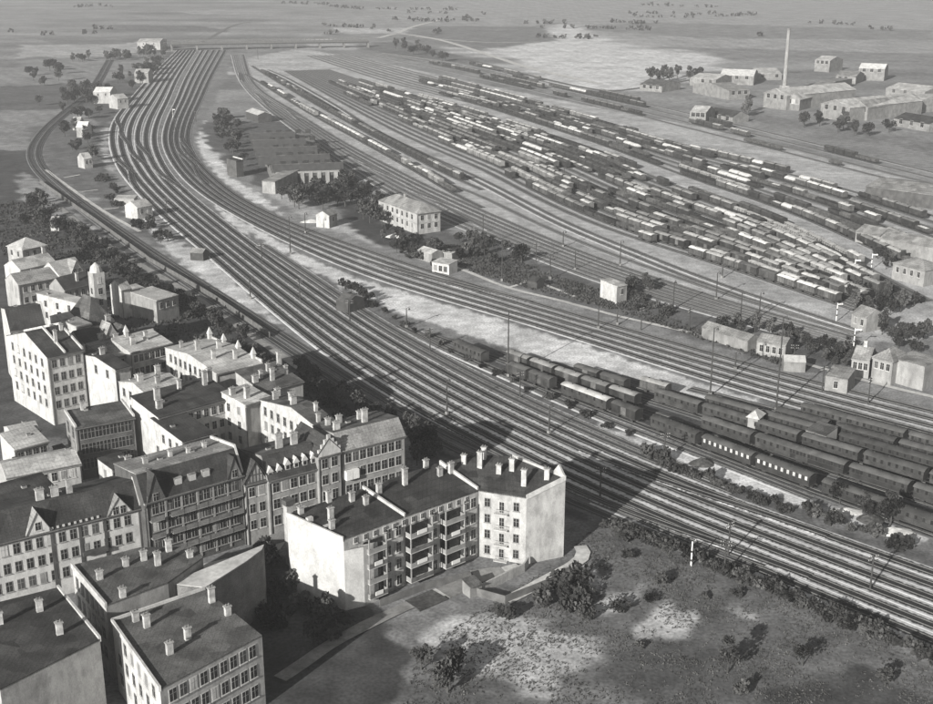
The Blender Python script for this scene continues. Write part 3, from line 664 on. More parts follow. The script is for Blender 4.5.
# ------------------------------------------------------------------ buildings
def window_mesh(w, h, frame, pane):
    b = MB(); b.box(-w / 2 - .1, w / 2 + .1, -.06, .05, -.1, h + .1, frame); b.box(-w / 2, w / 2, -.085, -.03, 0, h, pane)
    b.box(-.035, .035, -.11, -.05, 0, h, 'trim_grey'); b.box(-w / 2, w / 2, -.105, -.05, h * .62, h * .62 + .05, 'trim_grey'); b.box(-w / 2 - .18, w / 2 + .18, -.18, .05, -.22, -.1, frame)
    return b.mesh('window')
WM = {}
def wmesh(w, h, frame, pane):
    k = (w, h, frame, pane)
    if k not in WM: WM[k] = window_mesh(*k)
    return WM[k]
rb = random.Random(11)
def wall_windows(parent, p0, p1, ztop, cols, floors, w=1.15, h=1.9, frame='trim', gap=3.4, top=2.7, zmin=.8, m0=.06, skip=()):
    """a grid of windows on the wall from p0 to p1 (local x, y), outside to the right of p0->p1"""
    p0 = Vector(p0); p1 = Vector(p1); d = p1 - p0; a = math.atan2(d.y, d.x)
    for f in range(floors):
        z = ztop - top - gap * f
        if z < zmin: break
        for c in range(cols):
            if (c, f) in skip: continue
            q = p0 + d * (m0 + (1 - 2 * m0) * (c + .5) / cols)
            link('window', wmesh(w, h, frame, rb.choices(['glass', 'curtain', 'plaster_dim', 'wood_dark'], [80, 5, 7, 12])[0]), parent, (q.x, q.y, z), a)
def chimney_part(parent, x, y, z, h=2.2, w=.9, d=.55, m='chimney'):
    b = MB(); b.box(-w / 2, w / 2, -d / 2, d / 2, -1.2, h, m); b.box(-w / 2 - .12, w / 2 + .12, -d / 2 - .12, d / 2 + .12, h, h + .18, 'chimney_grey')
    for k in (-.25, .25): b.cyl((k * w, 0, h + .18), (k * w, 0, h + .55), .11, .1, 7, 'brick_mid')
    b.build('chimney', parent, (x, y, z))
def house(name, label, D, C, z, depth=None, back=None, wall='plaster_light', side=None, roof='roof_mid', kind='mansard', brk=(2.5, 4.4), bz=2.5, top=None, cat='apartment house',
          fw=None, lw=None, rwn=None, chim=(), chw=.9, fire=(), cornice='trim_grey', frame='trim', z0=0.0, group='houses of the town block', chm='chimney', whs=(1.0, 1.8)):
    """D, C: left and right ends of the front eave in the photo; local x runs along the front, y to the back"""
    d = G(*D, z); c = G(*C, z); ux = (c - d).normalized(); W = (c - d).length; ang = math.atan2(ux.y, ux.x); n = Vector((-ux.y, ux.x))
    if back is not None: depth = abs((G(*back, z) - d).dot(n))
    r = tag(empty(name, (d.x, d.y, z0), ang), label, cat, group); zz = z - z0
    side = side or wall; T = depth  # a paler side plaster puts the sunlight on end walls into colour
    prof = {'mansard': [(0, zz), (brk[0], zz + brk[1]), (T, zz + bz)], 'shed': [(0, zz), (T, zz + bz)], 'gable': [(0, zz), (T / 2, zz + bz), (T, zz)], 'flat': [(0, zz), (T, zz + .3)],
            'hip': None, 'cross': None}[kind]
    b = MB()
    if prof:
        end = [(0, 0)] + prof + ([(T, 0)] if prof[-1][1] else [])
        n_ = len(end)
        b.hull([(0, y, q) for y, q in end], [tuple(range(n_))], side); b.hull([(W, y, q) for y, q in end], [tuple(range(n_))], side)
        b.face([(0, 0, 0), (W, 0, 0), (W, 0, zz), (0, 0, zz)], wall); b.face([(W, T, 0), (0, T, 0), (0, T, prof[-1][1]), (W, T, prof[-1][1])], wall)
        b.build('wall', r)
        for k, (p, q) in enumerate(zip(prof, prof[1:])):
            m = top if (k == 1 and top) else roof
            e = MB(); dy, dz = q[0] - p[0], q[1] - p[1]; l = math.hypot(dy, dz); ny, nz = -dz / l, dy / l
            o0 = .35 if k == 0 else 0; o1 = .3 if k == len(prof) - 2 else 0
            a0 = (p[0] - dy / l * o0, p[1] - dz / l * o0); a1 = (q[0] + dy / l * o1, q[1] + dz / l * o1)
            e.hull([(x, y + ny * t, w_ + nz * t) for x in (-.02, W + .02) for (y, w_) in (a0, a1) for t in (.02, .2)], [(0, 2, 3, 1), (4, 5, 7, 6), (1, 3, 7, 5), (0, 4, 6, 2), (0, 1, 5, 4), (2, 6, 7, 3)], m)
            e.build('roof' if k == 0 else 'upper_roof' if kind == 'mansard' else 'rear_roof', r)
        for fx in fire:
            e = MB(); x = fx * W; pts = [(y, q + .15) for y, q in prof]; P2 = [(y, q + .75) for y, q in prof]; x = min(max(x, .1), W - .1)
            for (a_, b_), (c_, d_) in zip(zip(pts, pts[1:]), zip(P2, P2[1:])):
                e.hull([(x + s_, y, q) for s_ in (-.2, .2) for y, q in (a_, b_, d_, c_)], [(0, 1, 2, 3), (7, 6, 5, 4), (3, 2, 6, 7), (0, 4, 5, 1), (0, 3, 7, 4), (1, 5, 6, 2)], 'plaster_white')
            e.build('firewall', r)
    else:
        b.box(0, W, 0, T, 0, zz, wall); b.build('wall', r); e = MB(); o = .45
        if kind == 'hip':
            k = min(W, T) / 2; rr = [(k, T / 2), (W - k, T / 2)] if W > T else [(W / 2, k), (W / 2, T - k)]
            v = [(-o, -o, zz + .02), (W + o, -o, zz + .02), (W + o, T + o, zz + .02), (-o, T + o, zz + .02), (*rr[0], zz + bz), (*rr[1], zz + bz)]
            fs = [(0, 1, 5, 4), (1, 2, 5), (2, 3, 4, 5), (3, 0, 4), (3, 2, 1, 0)] if W > T else [(0, 1, 4), (1, 2, 5, 4), (2, 3, 5), (3, 0, 4, 5), (3, 2, 1, 0)]
            e.hull(v, fs, roof)
        else:      # cross: ridge runs front to back, gable faces the front
            v = [(-o, -.3, zz), (W + o, -.3, zz), (W / 2, -.3, zz + bz), (-o, T, zz), (W + o, T, zz), (W / 2, T, zz + bz)]
            for (i, j) in ((0, 2), (1, 2)):
                A_, B_ = Vector(v[i]), Vector(v[j]); up = Vector((0, 0, .2)); C_, D_ = Vector(v[j + 3]), Vector(v[i + 3])
                e.hull([A_, B_, C_, D_, A_ + up, B_ + up, C_ + up, D_ + up], [(0, 1, 2, 3), (7, 6, 5, 4), (0, 4, 5, 1), (1, 5, 6, 2), (2, 6, 7, 3), (3, 7, 4, 0)], roof)
            g = MB(); g.prism([(0, zz), (0, zz), (0, zz)], 0, 0, wall) if False else None
            g.hull([(0, 0, zz - .01), (W, 0, zz - .01), (W / 2, 0, zz + bz - .05), (0, T, zz - .01), (W, T, zz - .01), (W / 2, T, zz + bz - .05)], [(0, 1, 2), (5, 4, 3), (0, 3, 4, 1), (1, 4, 5, 2), (2, 5, 3, 0)], wall)
            g.build('gable', r)
        e.build('roof', r)
    if cornice:
        e = MB(); e.box(-.1, W + .1, -.38, .02, zz - .45, zz - .08, cornice); e.build('cornice', r)
    if name not in ('works_hall', 'cottage') and z > 8:
        for fx in (.02, .98):
            e = MB(); e.cyl((W * fx, -.12, 0), (W * fx, -.12, zz - .1), .09, .09, 6, 'fence'); e.build('downpipe', r)
        e = MB(); e.box(-.1, W + .1, -.62, -.42, zz - .18, zz - .02, 'fence'); e.build('gutter', r)
        if prof and kind != 'cross':
            for k in range(max(1, int(W / 7))):
                yy = T * rb.uniform(.45, .85); xx = W * rb.uniform(.08, .92); i_ = len(prof) - 2 if kind == 'mansard' or yy > T / 2 else 0
                pa, pb = prof[i_], prof[i_ + 1] 
                if not (pa[0] <= yy <= pb[0]): continue
                zq = pa[1] + (pb[1] - pa[1]) * (yy - pa[0]) / (pb[0] - pa[0]); e = MB(); e.box(-.45, .45, -.35, .35, 0, .55, 'trim_grey'); e.box(-.36, .36, -.26, .26, .55, .58, 'glass'); e.build('skylight', r, (xx, yy, zq))
    if fw: wall_windows(r, (0, -.01), (W, -.01), zz, *fw, frame=frame, w=whs[0], h=whs[1])
    if lw: wall_windows(r, (-.01, T), (-.01, 0), zz, *lw, frame=frame, w=whs[0], h=whs[1])
    if rwn: wall_windows(r, (W + .01, 0), (W + .01, T), zz, *rwn, frame=frame, w=whs[0], h=whs[1])
    def zat(y):
        if not prof: return zz + bz * .5
        for (a_, b_), (c_, d_) in zip(prof, prof[1:]):
            if a_ <= y <= c_: return b_ + (d_ - b_) * (y - a_) / (c_ - a_)
        return prof[-1][1]
    for q in chim:
        fx, fy = q[0], q[1]; hh = q[2] if len(q) > 2 else 2.0
        chimney_part(r, fx * W, fy * T, zat(fy * T), hh * rb.uniform(.75, 1.2), chw * rb.uniform(.8, 1.5), rb.uniform(.5, .75), rb.choice([chm, chm, 'chimney_grey']))
    return r, W, T, zz
def front_gable(r, x0, x1, z, h, deep, wall, roof, wins=1, frame='trim', drop=0.0, name='gable'):
    """gabled bay standing on the front eave"""
    g = MB(); xm = (x0 + x1) / 2
    g.hull([(x0, -.25, z - drop), (x1, -.25, z - drop), (x1, -.25, z), (xm, -.25, z + h), (x0, -.25, z), (x0, deep, z - drop), (x1, deep, z - drop), (x1, deep, z), (xm, deep, z + h), (x0, deep, z)],
           [(0, 1, 2, 3, 4), (9, 8, 7, 6, 5), (0, 5, 6, 1), (1, 6, 7, 2), (2, 7, 8, 3), (3, 8, 9, 4), (4, 9, 5, 0)], wall)
    o = g.build(name, r); e = MB(); up = Vector((0, 0, .22))
    for xa in (x0 - .3, x1 + .3):
        za = z - .3 * h / ((x1 - x0) / 2)
        A_, B_, C_, D_ = Vector((xa, -.45, za)), Vector((xm, -.45, z + h)), Vector((xm, deep, z + h)), Vector((xa, deep, za))
        e.hull([A_, B_, C_, D_, A_ + up, B_ + up, C_ + up, D_ + up], [(0, 1, 2, 3), (7, 6, 5, 4), (0, 4, 5, 1), (1, 5, 6, 2), (2, 6, 7, 3), (3, 7, 4, 0)], roof)
    e.build('gable_roof', o)
    for k in range(wins): link('window', wmesh(.9, 1.4, frame, 'glass'), o, (x0 + (x1 - x0) * (k + 1) / (wins + 1), -.27, z - .2 + (.3 if wins == 1 else 0)))
    return o

# bottom left row
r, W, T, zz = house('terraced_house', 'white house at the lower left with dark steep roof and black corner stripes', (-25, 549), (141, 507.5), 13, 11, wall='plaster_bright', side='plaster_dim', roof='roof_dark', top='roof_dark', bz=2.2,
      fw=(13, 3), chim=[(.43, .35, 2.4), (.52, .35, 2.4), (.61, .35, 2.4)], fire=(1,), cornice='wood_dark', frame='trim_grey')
front_gable(r, W * .3, W * .43, zz + .6, 3.4, 3.5, 'plaster_bright', 'roof_grey', 1, drop=1.1); front_gable(r, W * .79, W * .93, zz + .2, 2.9, 3, 'plaster_bright', 'roof_grey', 2, drop=.6)
for fx in (.44, .61, .765):
    e = MB(); e.box(-.25, .25, -.2, .02, 0, zz - .5, 'wood_dark'); e.build('corner_pilaster', r, (W * fx, 0, 0))
e = MB(); e.box(0, W * .155, -.9, .02, zz - 6.3, zz - 5.6, 'wood_dark'); e.build('balcony', r, (W * .61, 0, 0))
e = MB()
for k in range(9): e.box(W * (.44 + .035 * k), W * (.44 + .035 * k) + .35, -.3, -.05, zz + .15, zz + .55, 'trim')
e.build('snow_guard', r)
r, W, T, zz = house('brick_house', 'large dark brick house with two gables and balconies in the lower left row', (144, 503), (243, 474.5), 14.5, 12, wall='brick_dark', side='brick_dark', roof='roof_dark', top='roof_grey', bz=3.4, brk=(2.5, 4.6),
      fw=(12, 4), fire=(1,), chim=[(.2, .6, 1.2), (.45, .6, 1.2), (.62, .55, 1.2), (.8, .6, 1.2)], chw=.7, cornice='trim_grey', frame='trim_grey', whs=(1.0, 2.0))
front_gable(r, W * .02, W * .2, zz - .2, 5.2, 3, 'brick_dark', 'roof_dark', 1, 'trim_grey'); front_gable(r, W * .83, W * .98, zz, 4, 3, 'brick_mid', 'roof_dark', 1, 'trim_grey')
for fx in (.36, .5, .64):
    e = MB(); e.box(-.8, .8, .6, 2.2, 0, 1.5, 'roof_grey'); e.box(-.65, .65, .53, .6, .2, 1.3, 'trim'); e.build('dormer', r, (W * fx, 0, zz + 1.2))
for fx in (.1, .3, .42, .54, .66, .78, .9):
    for f in range(3):
        e = MB(); e.box(-1.3, 1.3, -1.0, .02, 0, .15, 'trim_grey'); e.box(-1.3, 1.3, -1.0, -.93, .15, 1.0, 'brick_mid'); e.build('balcony', r, (W * fx, 0, zz - 3.9 - 3.4 * f))
for fx in (.2, .36, .52, .68, .83):
    e = MB(); e.box(-.18, .18, -.16, .02, .6, zz - .5, 'trim_grey'); e.build('pilaster', r, (W * fx, 0, 0))
r, W, T, zz = house('timbered_house', 'narrow grey house with half-timbered gable right of the dark brick house', (245, 485), (267, 479.5), 12.6, 12, wall='plaster_grey', roof='roof_dark', kind='cross', bz=4.2, fw=(2, 4), cornice='wood_dark', whs=(1.1, 1.8))
for i in range(5):
    e = MB(); x = W * (.2 + .15 * i); t = 4.0 * (1 - abs(x / W - .5) * 2) - .2; e.box(x - .07, x + .07, -.05, 0, zz, zz + t, 'wood_dark'); e.build('timber_post', r, (0, -.02, 0))
for zt, f in ((.05, .94), (1.5, .6)):
    e = MB(); e.box(W * (.5 - f / 2), W * (.5 + f / 2), -.07, 0, zz + zt, zz + zt + .15, 'wood_dark'); e.build('timber_beam', r, (0, -.02, 0))
r, W, T, zz = house('terraced_house', 'grey plastered house with six small white dormers on its dark roof', (268, 481), (318, 467.8), 12.6, 11, wall='plaster_grey', roof='roof_dark', top='roof_mid', brk=(2.3, 4.3), bz=2.6,
      fw=(5, 4), chim=[(.45, .4, 2.6), (.75, .4, 2.6)], whs=(1.3, 1.9))
for k in range(6):
    e = MB(); e.box(-.5, .5, 0, 1.6, 0, 1.15, 'trim'); e.box(-.32, .32, -.03, 0, .2, .95, 'glass'); e.hull([(-.7, -.15, 1.15), (.7, -.15, 1.15), (0, -.15, 2.3), (-.7, 1.9, 1.15), (.7, 1.9, 1.15), (0, 1.9, 2.3)], [(0, 1, 2), (5, 4, 3), (0, 2, 5, 3), (1, 4, 5, 2), (0, 3, 4, 1)], 'plaster_white')
    e.build('dormer', r, (W * (.07 + .172 * k), .35, zz + (.35 if k < 2 else 1.0)))
r, W, T, zz = house('gabled_house', 'tall grey house with stepped white gable between dormers and long facade', (318, 457), (340, 451.2), 15.2, 11, wall='plaster_grey', roof='roof_dark', kind='cross', bz=3.2, fw=(2, 4), whs=(1.2, 1.9))
for k in range(7):
    e = MB(); x = W * (k + .5) / 7; t = 3.2 * (1 - abs(k - 3) / 3.5); e.box(x - W / 14, x + W / 14, -.25, .25, -.4, t + .9, 'plaster_white'); e.build('gable_step', r, (0, 0, zz))
r, W, T, zz = house('long_house', 'long grey three-storey house ending beside the main tracks', (340, 451.5), (405, 435), 15, 11, wall='plaster_grey', side='plaster_grey', roof='roof_grey', top='roof_mid', brk=(2.6, 3.0), bz=1.6,
      fw=(8, 4), rwn=(3, 4), chim=[(.1, .35), (.3, .75), (.55, .4, 2.6), (.6, .7), (.15, .8)], whs=(1.2, 1.9))
for k, f in ((0, 1), (1, 1), (3, 3)):
    e = MB(); e.box(-.7, .7, -.9, .02, 0, 1.9, 'linen'); e.build('awning', r, (W * (.1 + .1 * k), 0, zz - 2.8 - 3.4 * f))
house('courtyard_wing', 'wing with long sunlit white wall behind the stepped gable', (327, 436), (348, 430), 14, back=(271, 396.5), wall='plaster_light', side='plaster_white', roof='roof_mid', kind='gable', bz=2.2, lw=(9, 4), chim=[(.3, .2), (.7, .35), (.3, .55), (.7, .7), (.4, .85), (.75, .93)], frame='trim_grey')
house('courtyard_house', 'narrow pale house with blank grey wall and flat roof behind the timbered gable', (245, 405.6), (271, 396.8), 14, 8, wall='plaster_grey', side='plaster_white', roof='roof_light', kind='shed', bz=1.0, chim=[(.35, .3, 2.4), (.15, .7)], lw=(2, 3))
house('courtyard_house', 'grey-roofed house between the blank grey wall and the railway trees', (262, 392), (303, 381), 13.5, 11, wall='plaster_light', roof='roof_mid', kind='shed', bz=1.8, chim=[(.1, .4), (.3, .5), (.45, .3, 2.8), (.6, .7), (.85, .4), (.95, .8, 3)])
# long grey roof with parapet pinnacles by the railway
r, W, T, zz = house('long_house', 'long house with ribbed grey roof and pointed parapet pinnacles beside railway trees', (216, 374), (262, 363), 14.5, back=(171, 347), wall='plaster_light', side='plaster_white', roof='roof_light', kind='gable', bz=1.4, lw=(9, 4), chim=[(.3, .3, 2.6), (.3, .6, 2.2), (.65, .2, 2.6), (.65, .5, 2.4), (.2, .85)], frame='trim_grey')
def pinnacle(r, x, y, z, h=3.4):
    b = MB(); b.box(-.45, .45, -.45, .45, 0, h * .45, 'plaster_white'); b.hull([(-.6, -.6, h * .45), (.6, -.6, h * .45), (.6, .6, h * .45), (-.6, .6, h * .45), (0, 0, h)], [(3, 2, 1, 0), (0, 1, 4), (1, 2, 4), (2, 3, 4), (3, 0, 4)], 'plaster_white'); b.build('pinnacle', r, (x, y, z))
for k in range(4): pinnacle(r, W - .5, T * (.12 + .28 * k), zz + .1)
b = MB(); b.box(W - .2, W + .15, 0, T, zz - .2, zz + .9, 'plaster_white'); b.build('parapet', r)
r, W, T, zz = house('long_house', 'pale grey roofed wing with one pinnacle left of the ribbed roof', (130, 353), (172, 343), 14, 9, wall='plaster_light', roof='roof_light', kind='shed', bz=1.2, fw=(7, 3), chim=[(.25, .4), (.6, .5)])
pinnacle(r, W * .35, T, zz + 1); b = MB(); b.box(0, W, T - .2, T + .15, zz + .6, zz + 1.8, 'plaster_white'); b.build('parapet', r)
house('courtyard_house', 'pale hipped roof house enclosed by courtyards, windows in its lit left wall', (148.5, 397), (186, 387), 12.5, back=(127.5, 380), wall='plaster_light', side='plaster_white', roof='roof_light', kind='gable', bz=1.5, lw=(4, 3), chim=[(.2, .5, 1.6), (.5, .3, 1.6), (.75, .6, 2.2), (.35, .8, 1.4)], frame='trim_grey')
house('cross_wing', 'long dark roofed wing running right from the big white firewall', (158, 418), (236, 396.5), 13.6, back=(137, 402.5), wall='plaster_white', side='plaster_white', roof='roof_dark', kind='shed', bz=1.6, fw=(9, 3, ), chim=[(.2, .6, 2.6), (.12, .3), (.55, .8, 2.6), (.85, .7, 3), (.95, .8, 3)])
house('cross_wing', 'low dark roof attached below the long dark roof, white wall on its left', (182, 442), (214, 433), 12, back=(160, 422), wall='plaster_light', side='plaster_white', roof='roof_dark', kind='shed', bz=1.2, lw=(4, 2))
r, W, T, zz = house('brick_house', 'dark brick cube of a building with flat grey roof in the courtyards', (75.4, 428.5), (134.5, 417.4), 12, back=(57, 417), wall='brick_dark', side='plaster_dim', roof='roof_mid', kind='shed', bz=.8, fw=(7, 3), lw=(2, 3), chim=[(.3, .9, 1.8)], cornice='wood_dark', frame='brick_mid', whs=(1.3, 2.2), fire=(0, 1))
# left edge
house('tall_house', 'tall white house with dark roof and many windows at the left edge', (47, 358), (83, 350), 17, back=(17, 334), wall='plaster_white', side='plaster_white', roof='roof_dark', kind='gable', bz=3.6, lw=(6, 5), fw=(4, 5), chim=[(.5, .2, 3), (.9, .4, 2)], fire=(.5, 1), frame='trim_grey')
house('tall_house', 'white block with small dark roof right of the tall white house', (115, 370), (130, 366), 15, back=(84, 352), wall='plaster_light', side='plaster_white', roof='roof_dark', kind='gable', bz=1.2, lw=(3, 1), chim=[(.2, .9), (.5, .5, 1.5)], frame='trim_grey')
house('tall_house', 'dark roof with bright firewall edge above the tall white house', (10, 331), (47, 326), 15, 12, wall='plaster_white', roof='roof_dark', kind='mansard', brk=(5, 4.5), bz=3, fire=(1,), fw=(4, 1))
house('small_house', 'white hut with pale roof at the left edge, highest of three', (12, 436), (40, 430), 9.5, 6, wall='plaster_light', side='plaster_white', roof='roof_light', kind='gable', bz=1, fw=(3, 2))
house('small_house', 'white house with pale roof and two windows at the left edge, left of brick cube', (14, 450), (48, 441), 9, 7, wall='plaster_light', side='plaster_white', roof='roof_light', kind='shed', bz=1.3, fw=(4, 2), frame='trim_grey')
house('small_house', 'low wide house with pale ribbed roof just behind the white row house', (6, 478), (81, 463), 9, 9, wall='plaster_light', roof='roof_light', kind='gable', bz=1.4, fw=(7, 1), cornice='trim')
house('small_house', 'small white block between brick cube and dark brick house', (112, 470), (136, 463), 13, 6, wall='plaster_light', side='plaster_white', roof='roof_dark', kind='flat', chim=[(.8, .2, 1.2)], lw=(1, 2))
house('tall_house', 'dark flat roof at the left edge behind the white row house', (-10, 514), (62, 494), 14, 9, wall='plaster_dim', roof='roof_dark', kind='shed', bz=1)
house('villa', 'small villa with pale hipped roof at the left edge, nearest the railway trees', (22, 250), (46, 245), 9, 9, wall='plaster_light', side='plaster_white', roof='roof_light', kind='hip', bz=3, fw=(3, 2), lw=(2, 2), cat='house')
house('villa', 'long low house with pale roof below the hipped villa at the left edge', (20, 270), (56, 262), 8, 9, wall='plaster_light', side='plaster_white', roof='roof_light', kind='gable', bz=2.5, fw=(5, 2), chim=[(.9, .5, 2.5)], cat='house')
r, W, T, zz = house('villa', 'white villa with round dutch gable near the upper left', (59, 276), (85, 270), 9, 10, wall='plaster_white', roof='roof_light', kind='gable', bz=3.5, fw=(4, 2), cat='house')
front_gable(r, W * .45, W * .9, zz, 3.6, 4, 'plaster_white', 'roof_grey', 2)
house('villa', 'pale house with a dark ridge line under the dutch gabled villa', (18, 285), (60, 277), 8.5, 9, wall='plaster_light', roof='roof_grey', kind='gable', bz=2.6, fw=(5, 2), cat='house')
house('villa', 'house with dark roof split by a white chimney left of the turret', (64, 290), (94, 283), 9, 8, wall='plaster_grey', roof='roof_dark', kind='gable', bz=3, chim=[(.55, .2, 2.6)], fw=(4, 1), cat='house')
house('courtyard_house', 'white sunlit block standing below the dark roof split by a chimney', (77, 304), (90, 300), 12.5, back=(57, 290), wall='plaster_light', side='plaster_white', roof='roof_light', kind='shed', bz=.6, lw=(3, 2))
r = tag(empty('turret', (*G(97, 283, 12), 0), .7), 'white stair turret with pale cap rising among the upper left houses', 'turret')
b = MB(); b.box(-1.8, 1.8, -1.8, 1.8, 0, 15.5, 'plaster_light'); b.build('wall', r); b = MB(); b.cyl((0, 0, 15.5), (0, 0, 17.2), 1.9, 1.5, 12, 'plaster_white'); b.cyl((0, 0, 17.2), (0, 0, 18.4), 1.5, .1, 12, 'plaster_white'); b.build('dome', r)
wall_windows(r, (-1.8, 1.8), (-1.8, -1.8), 15, 1, 3); wall_windows(r, (-1.8, -1.81), (1.8, -1.81), 15, 1, 3)
house('tall_house', 'house with tall steep grey hipped roof below the turret', (89, 327), (113, 321), 12, 11, wall='plaster_light', roof='roof_mid', kind='hip', bz=7, lw=(3, 2))
house('courtyard_house', 'small white house with two windows above the tall white block', (76, 327), (91, 323.5), 14, 7, wall='plaster_white', roof='roof_grey', kind='flat', fw=(2, 2))
house('courtyard_house', 'small white gabled house left of the turret hipped roof', (62, 322), (76, 319), 13, 7, wall='plaster_white', roof='plaster_white', kind='gable', bz=1.2)
r, W, T, zz = house('long_house', 'row house with dark roof and pointed white gable below steep hipped roof', (83, 347), (122, 338), 14, 9, wall='plaster_light', roof='roof_dark', kind='gable', bz=3, chim=[(.5, .1, 1.5), (.9, .5)], fw=(5, 1))
front_gable(r, W * .55, W * .9, zz + .8, 3.6, 4, 'plaster_light', 'roof_grey', 0)
house('courtyard_house', 'grey-roofed house with bright windowed wall left of the ribbed roofs', (106, 359), (137, 351.5), 13, 10, wall='plaster_light', side='plaster_white', roof='roof_grey', kind='shed', bz=1.4, fw=(5, 3), chim=[(.15, .3), (.8, .7)])
house('courtyard_house', 'small hipped grey house next to the pointed white gable', (119, 338), (136, 334), 12, 8, wall='plaster_light', roof='roof_mid', kind='hip', bz=2.6, fw=(2, 1))
house('railway_shed', 'low shed with white flat roof among trees left of the main tracks', (128, 297), (152, 291), 5, 8, wall='plaster_grey', roof='roof_light', kind='shed', bz=.8, cat='shed', cornice=None, group=None)
house('railway_shed', 'shed with pale roof and tall grey side wall nearest the footpath', (156, 301), (178, 295), 7, 12, wall='plaster_grey', roof='roof_light', kind='shed', bz=.6, cat='shed', cornice=None, group=None, fw=(3, 1))
house('garden_hut', 'white-walled little house beside the white turret, nearest trees', (121, 290), (131, 288), 9, 7, wall='plaster_white', roof='roof_grey', kind='gable', bz=2.5, cat='house', group=None)

for D_, C_, lb in [((100, 448), (112, 445), 'small shed in the dark yard right of the brick cube'), ((58, 452), (68, 449), 'small lean-to left of the brick cube'), ((470, 588), (482, 584), 'small shed at the yard corner under the corner block'), ((236, 448), (246, 445), 'courtyard lean-to behind the dark brick house')]:
    house('garden_shed', lb, D_, C_, 2.1, 2.4, wall='plaster_dim', roof='roof_mid', kind='shed', bz=.4, cat='shed', group=None, cornice=None)
# foreground roofs at the lower left
def prism_house(name, label, pts, z, wall, roof, chim=(), cat='apartment house', group='houses of the town block', parapet=None, slope=None, par_edges=None):
    P = [G(x, y, q) for x, y, q in pts]; c = sum(P, Vector((0, 0))) / len(P); r = tag(empty(name, (c.x, c.y, 0)), label, cat, group)
    L_ = [p - c for p in P]; Zs = [q[2] for q in pts]; n = len(P)
    b = MB()
    for i in range(n):
        j = (i + 1) % n; b.face([(L_[i].x, L_[i].y, 0), (L_[j].x, L_[j].y, 0), (L_[j].x, L_[j].y, Zs[j]), (L_[i].x, L_[i].y, Zs[i])], wall[i] if isinstance(wall, list) else wall)  # in wall lists, paler plaster on sun-facing sides paints the sunlight
    me = bpy.data.meshes.new('wall'); me.from_pydata(b.v, [], b.f)
    for m in b.mats: me.materials.append(M[m])
    me.polygons.foreach_set('material_index', b.m); link('wall', me, r)
    # roof: triangle fan from the middle, following the edge heights
    zc = sum(Zs) / n; bm = bmesh.new(); vs = [bm.verts.new((p.x * 1.0, p.y * 1.0, q + .12)) for p, q in zip(L_, Zs)]; f = bm.faces.new(vs); bmesh.ops.triangulate(bm, faces=[f])
    g = bmesh.ops.extrude_face_region(bm, geom=bm.faces[:]); 
    for v in [e for e in g['geom'] if isinstance(e, bmesh.types.BMVert)]: v.co.z -= .3
    bmesh.ops.recalc_face_normals(bm, faces=bm.faces); me = bpy.data.meshes.new('roof'); bm.to_mesh(me); bm.free(); me.materials.append(M[roof]); link('roof', me, r)
    for i in (par_edges or []):
        j = (i + 1) % n; d = (L_[j] - L_[i]).normalized(); q = Vector((-d.y, d.x)) * .18
        b = MB(); b.hull([(L_[k].x + s * q.x, L_[k].y + s * q.y, Zs[k] + t) for k in (i, j) for s in (-1, 1) for t in (-.3, .55)], [(0, 1, 3, 2), (4, 6, 7, 5), (1, 5, 7, 3), (0, 2, 6, 4), (0, 4, 5, 1), (2, 3, 7, 6)], 'plaster_white'); b.build('parapet', r)
    ang = math.atan2((L_[1] - L_[0]).y, (L_[1] - L_[0]).x)
    for (x, y, q, h) in chim:
        p = G(x, y, q) - c; bb = MB(); w, d = .95, .6
        bb.box(-w / 2, w / 2, -d / 2, d / 2, -1.2, h, 'chimney'); bb.box(-w / 2 - .12, w / 2 + .12, -d / 2 - .12, d / 2 + .12, h, h + .18, 'chimney_grey')
        for k in (-.25, .25): bb.cyl((k * w, 0, h + .18), (k * w, 0, h + .55), .11, .1, 7, 'brick_mid')
        bb.build('chimney', r, (p.x, p.y, q), ang)
    return r, c, P
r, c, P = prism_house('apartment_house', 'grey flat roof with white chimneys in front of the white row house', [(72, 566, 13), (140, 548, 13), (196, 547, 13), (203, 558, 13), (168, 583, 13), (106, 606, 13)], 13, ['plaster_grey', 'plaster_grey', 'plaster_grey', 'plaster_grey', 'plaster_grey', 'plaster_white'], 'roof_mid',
    [(100, 580, 13, 1.6), (126, 567, 13, 1.5), (144, 561, 13, 1.8), (158, 566, 13, 2.4), (169, 552, 13, 2.2), (123, 598, 13, 1.7), (190, 558, 13, 1.2)], par_edges=[5])
d = P[0] - P[5]; wall_windows(r, P[0] - c, P[5] - c, 12.5, 6, 4, frame='trim_grey')
r, c, P = prism_house('apartment_house', 'grey roof with white chimneys at the bottom left, nearest the camera', [(112, 622, 12), (205, 590, 12), (262, 636, 12), (160, 690, 12)], 12, ['plaster_grey', 'plaster_grey', 'plaster_light', 'plaster_white'], 'roof_mid',
    [(136, 622, 12, 1.7), (147, 628, 12, 2.2), (212, 603, 12, 2.6), (228, 616, 12, 1.6), (188, 640, 12, 2), (170, 655, 12, 2)], par_edges=[0, 3])
wall_windows(r, P[3] - c, P[2] - c, 12, 9, 3)
wall_windows(r, P[0] - c, P[3] - c, 12, 6, 3)
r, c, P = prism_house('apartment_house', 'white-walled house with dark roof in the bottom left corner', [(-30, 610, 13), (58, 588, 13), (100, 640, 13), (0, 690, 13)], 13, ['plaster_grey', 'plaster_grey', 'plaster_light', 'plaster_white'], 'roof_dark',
    [(0, 625, 13, 2), (40, 612, 13, 2), (60, 635, 13, 2)], par_edges=[1])

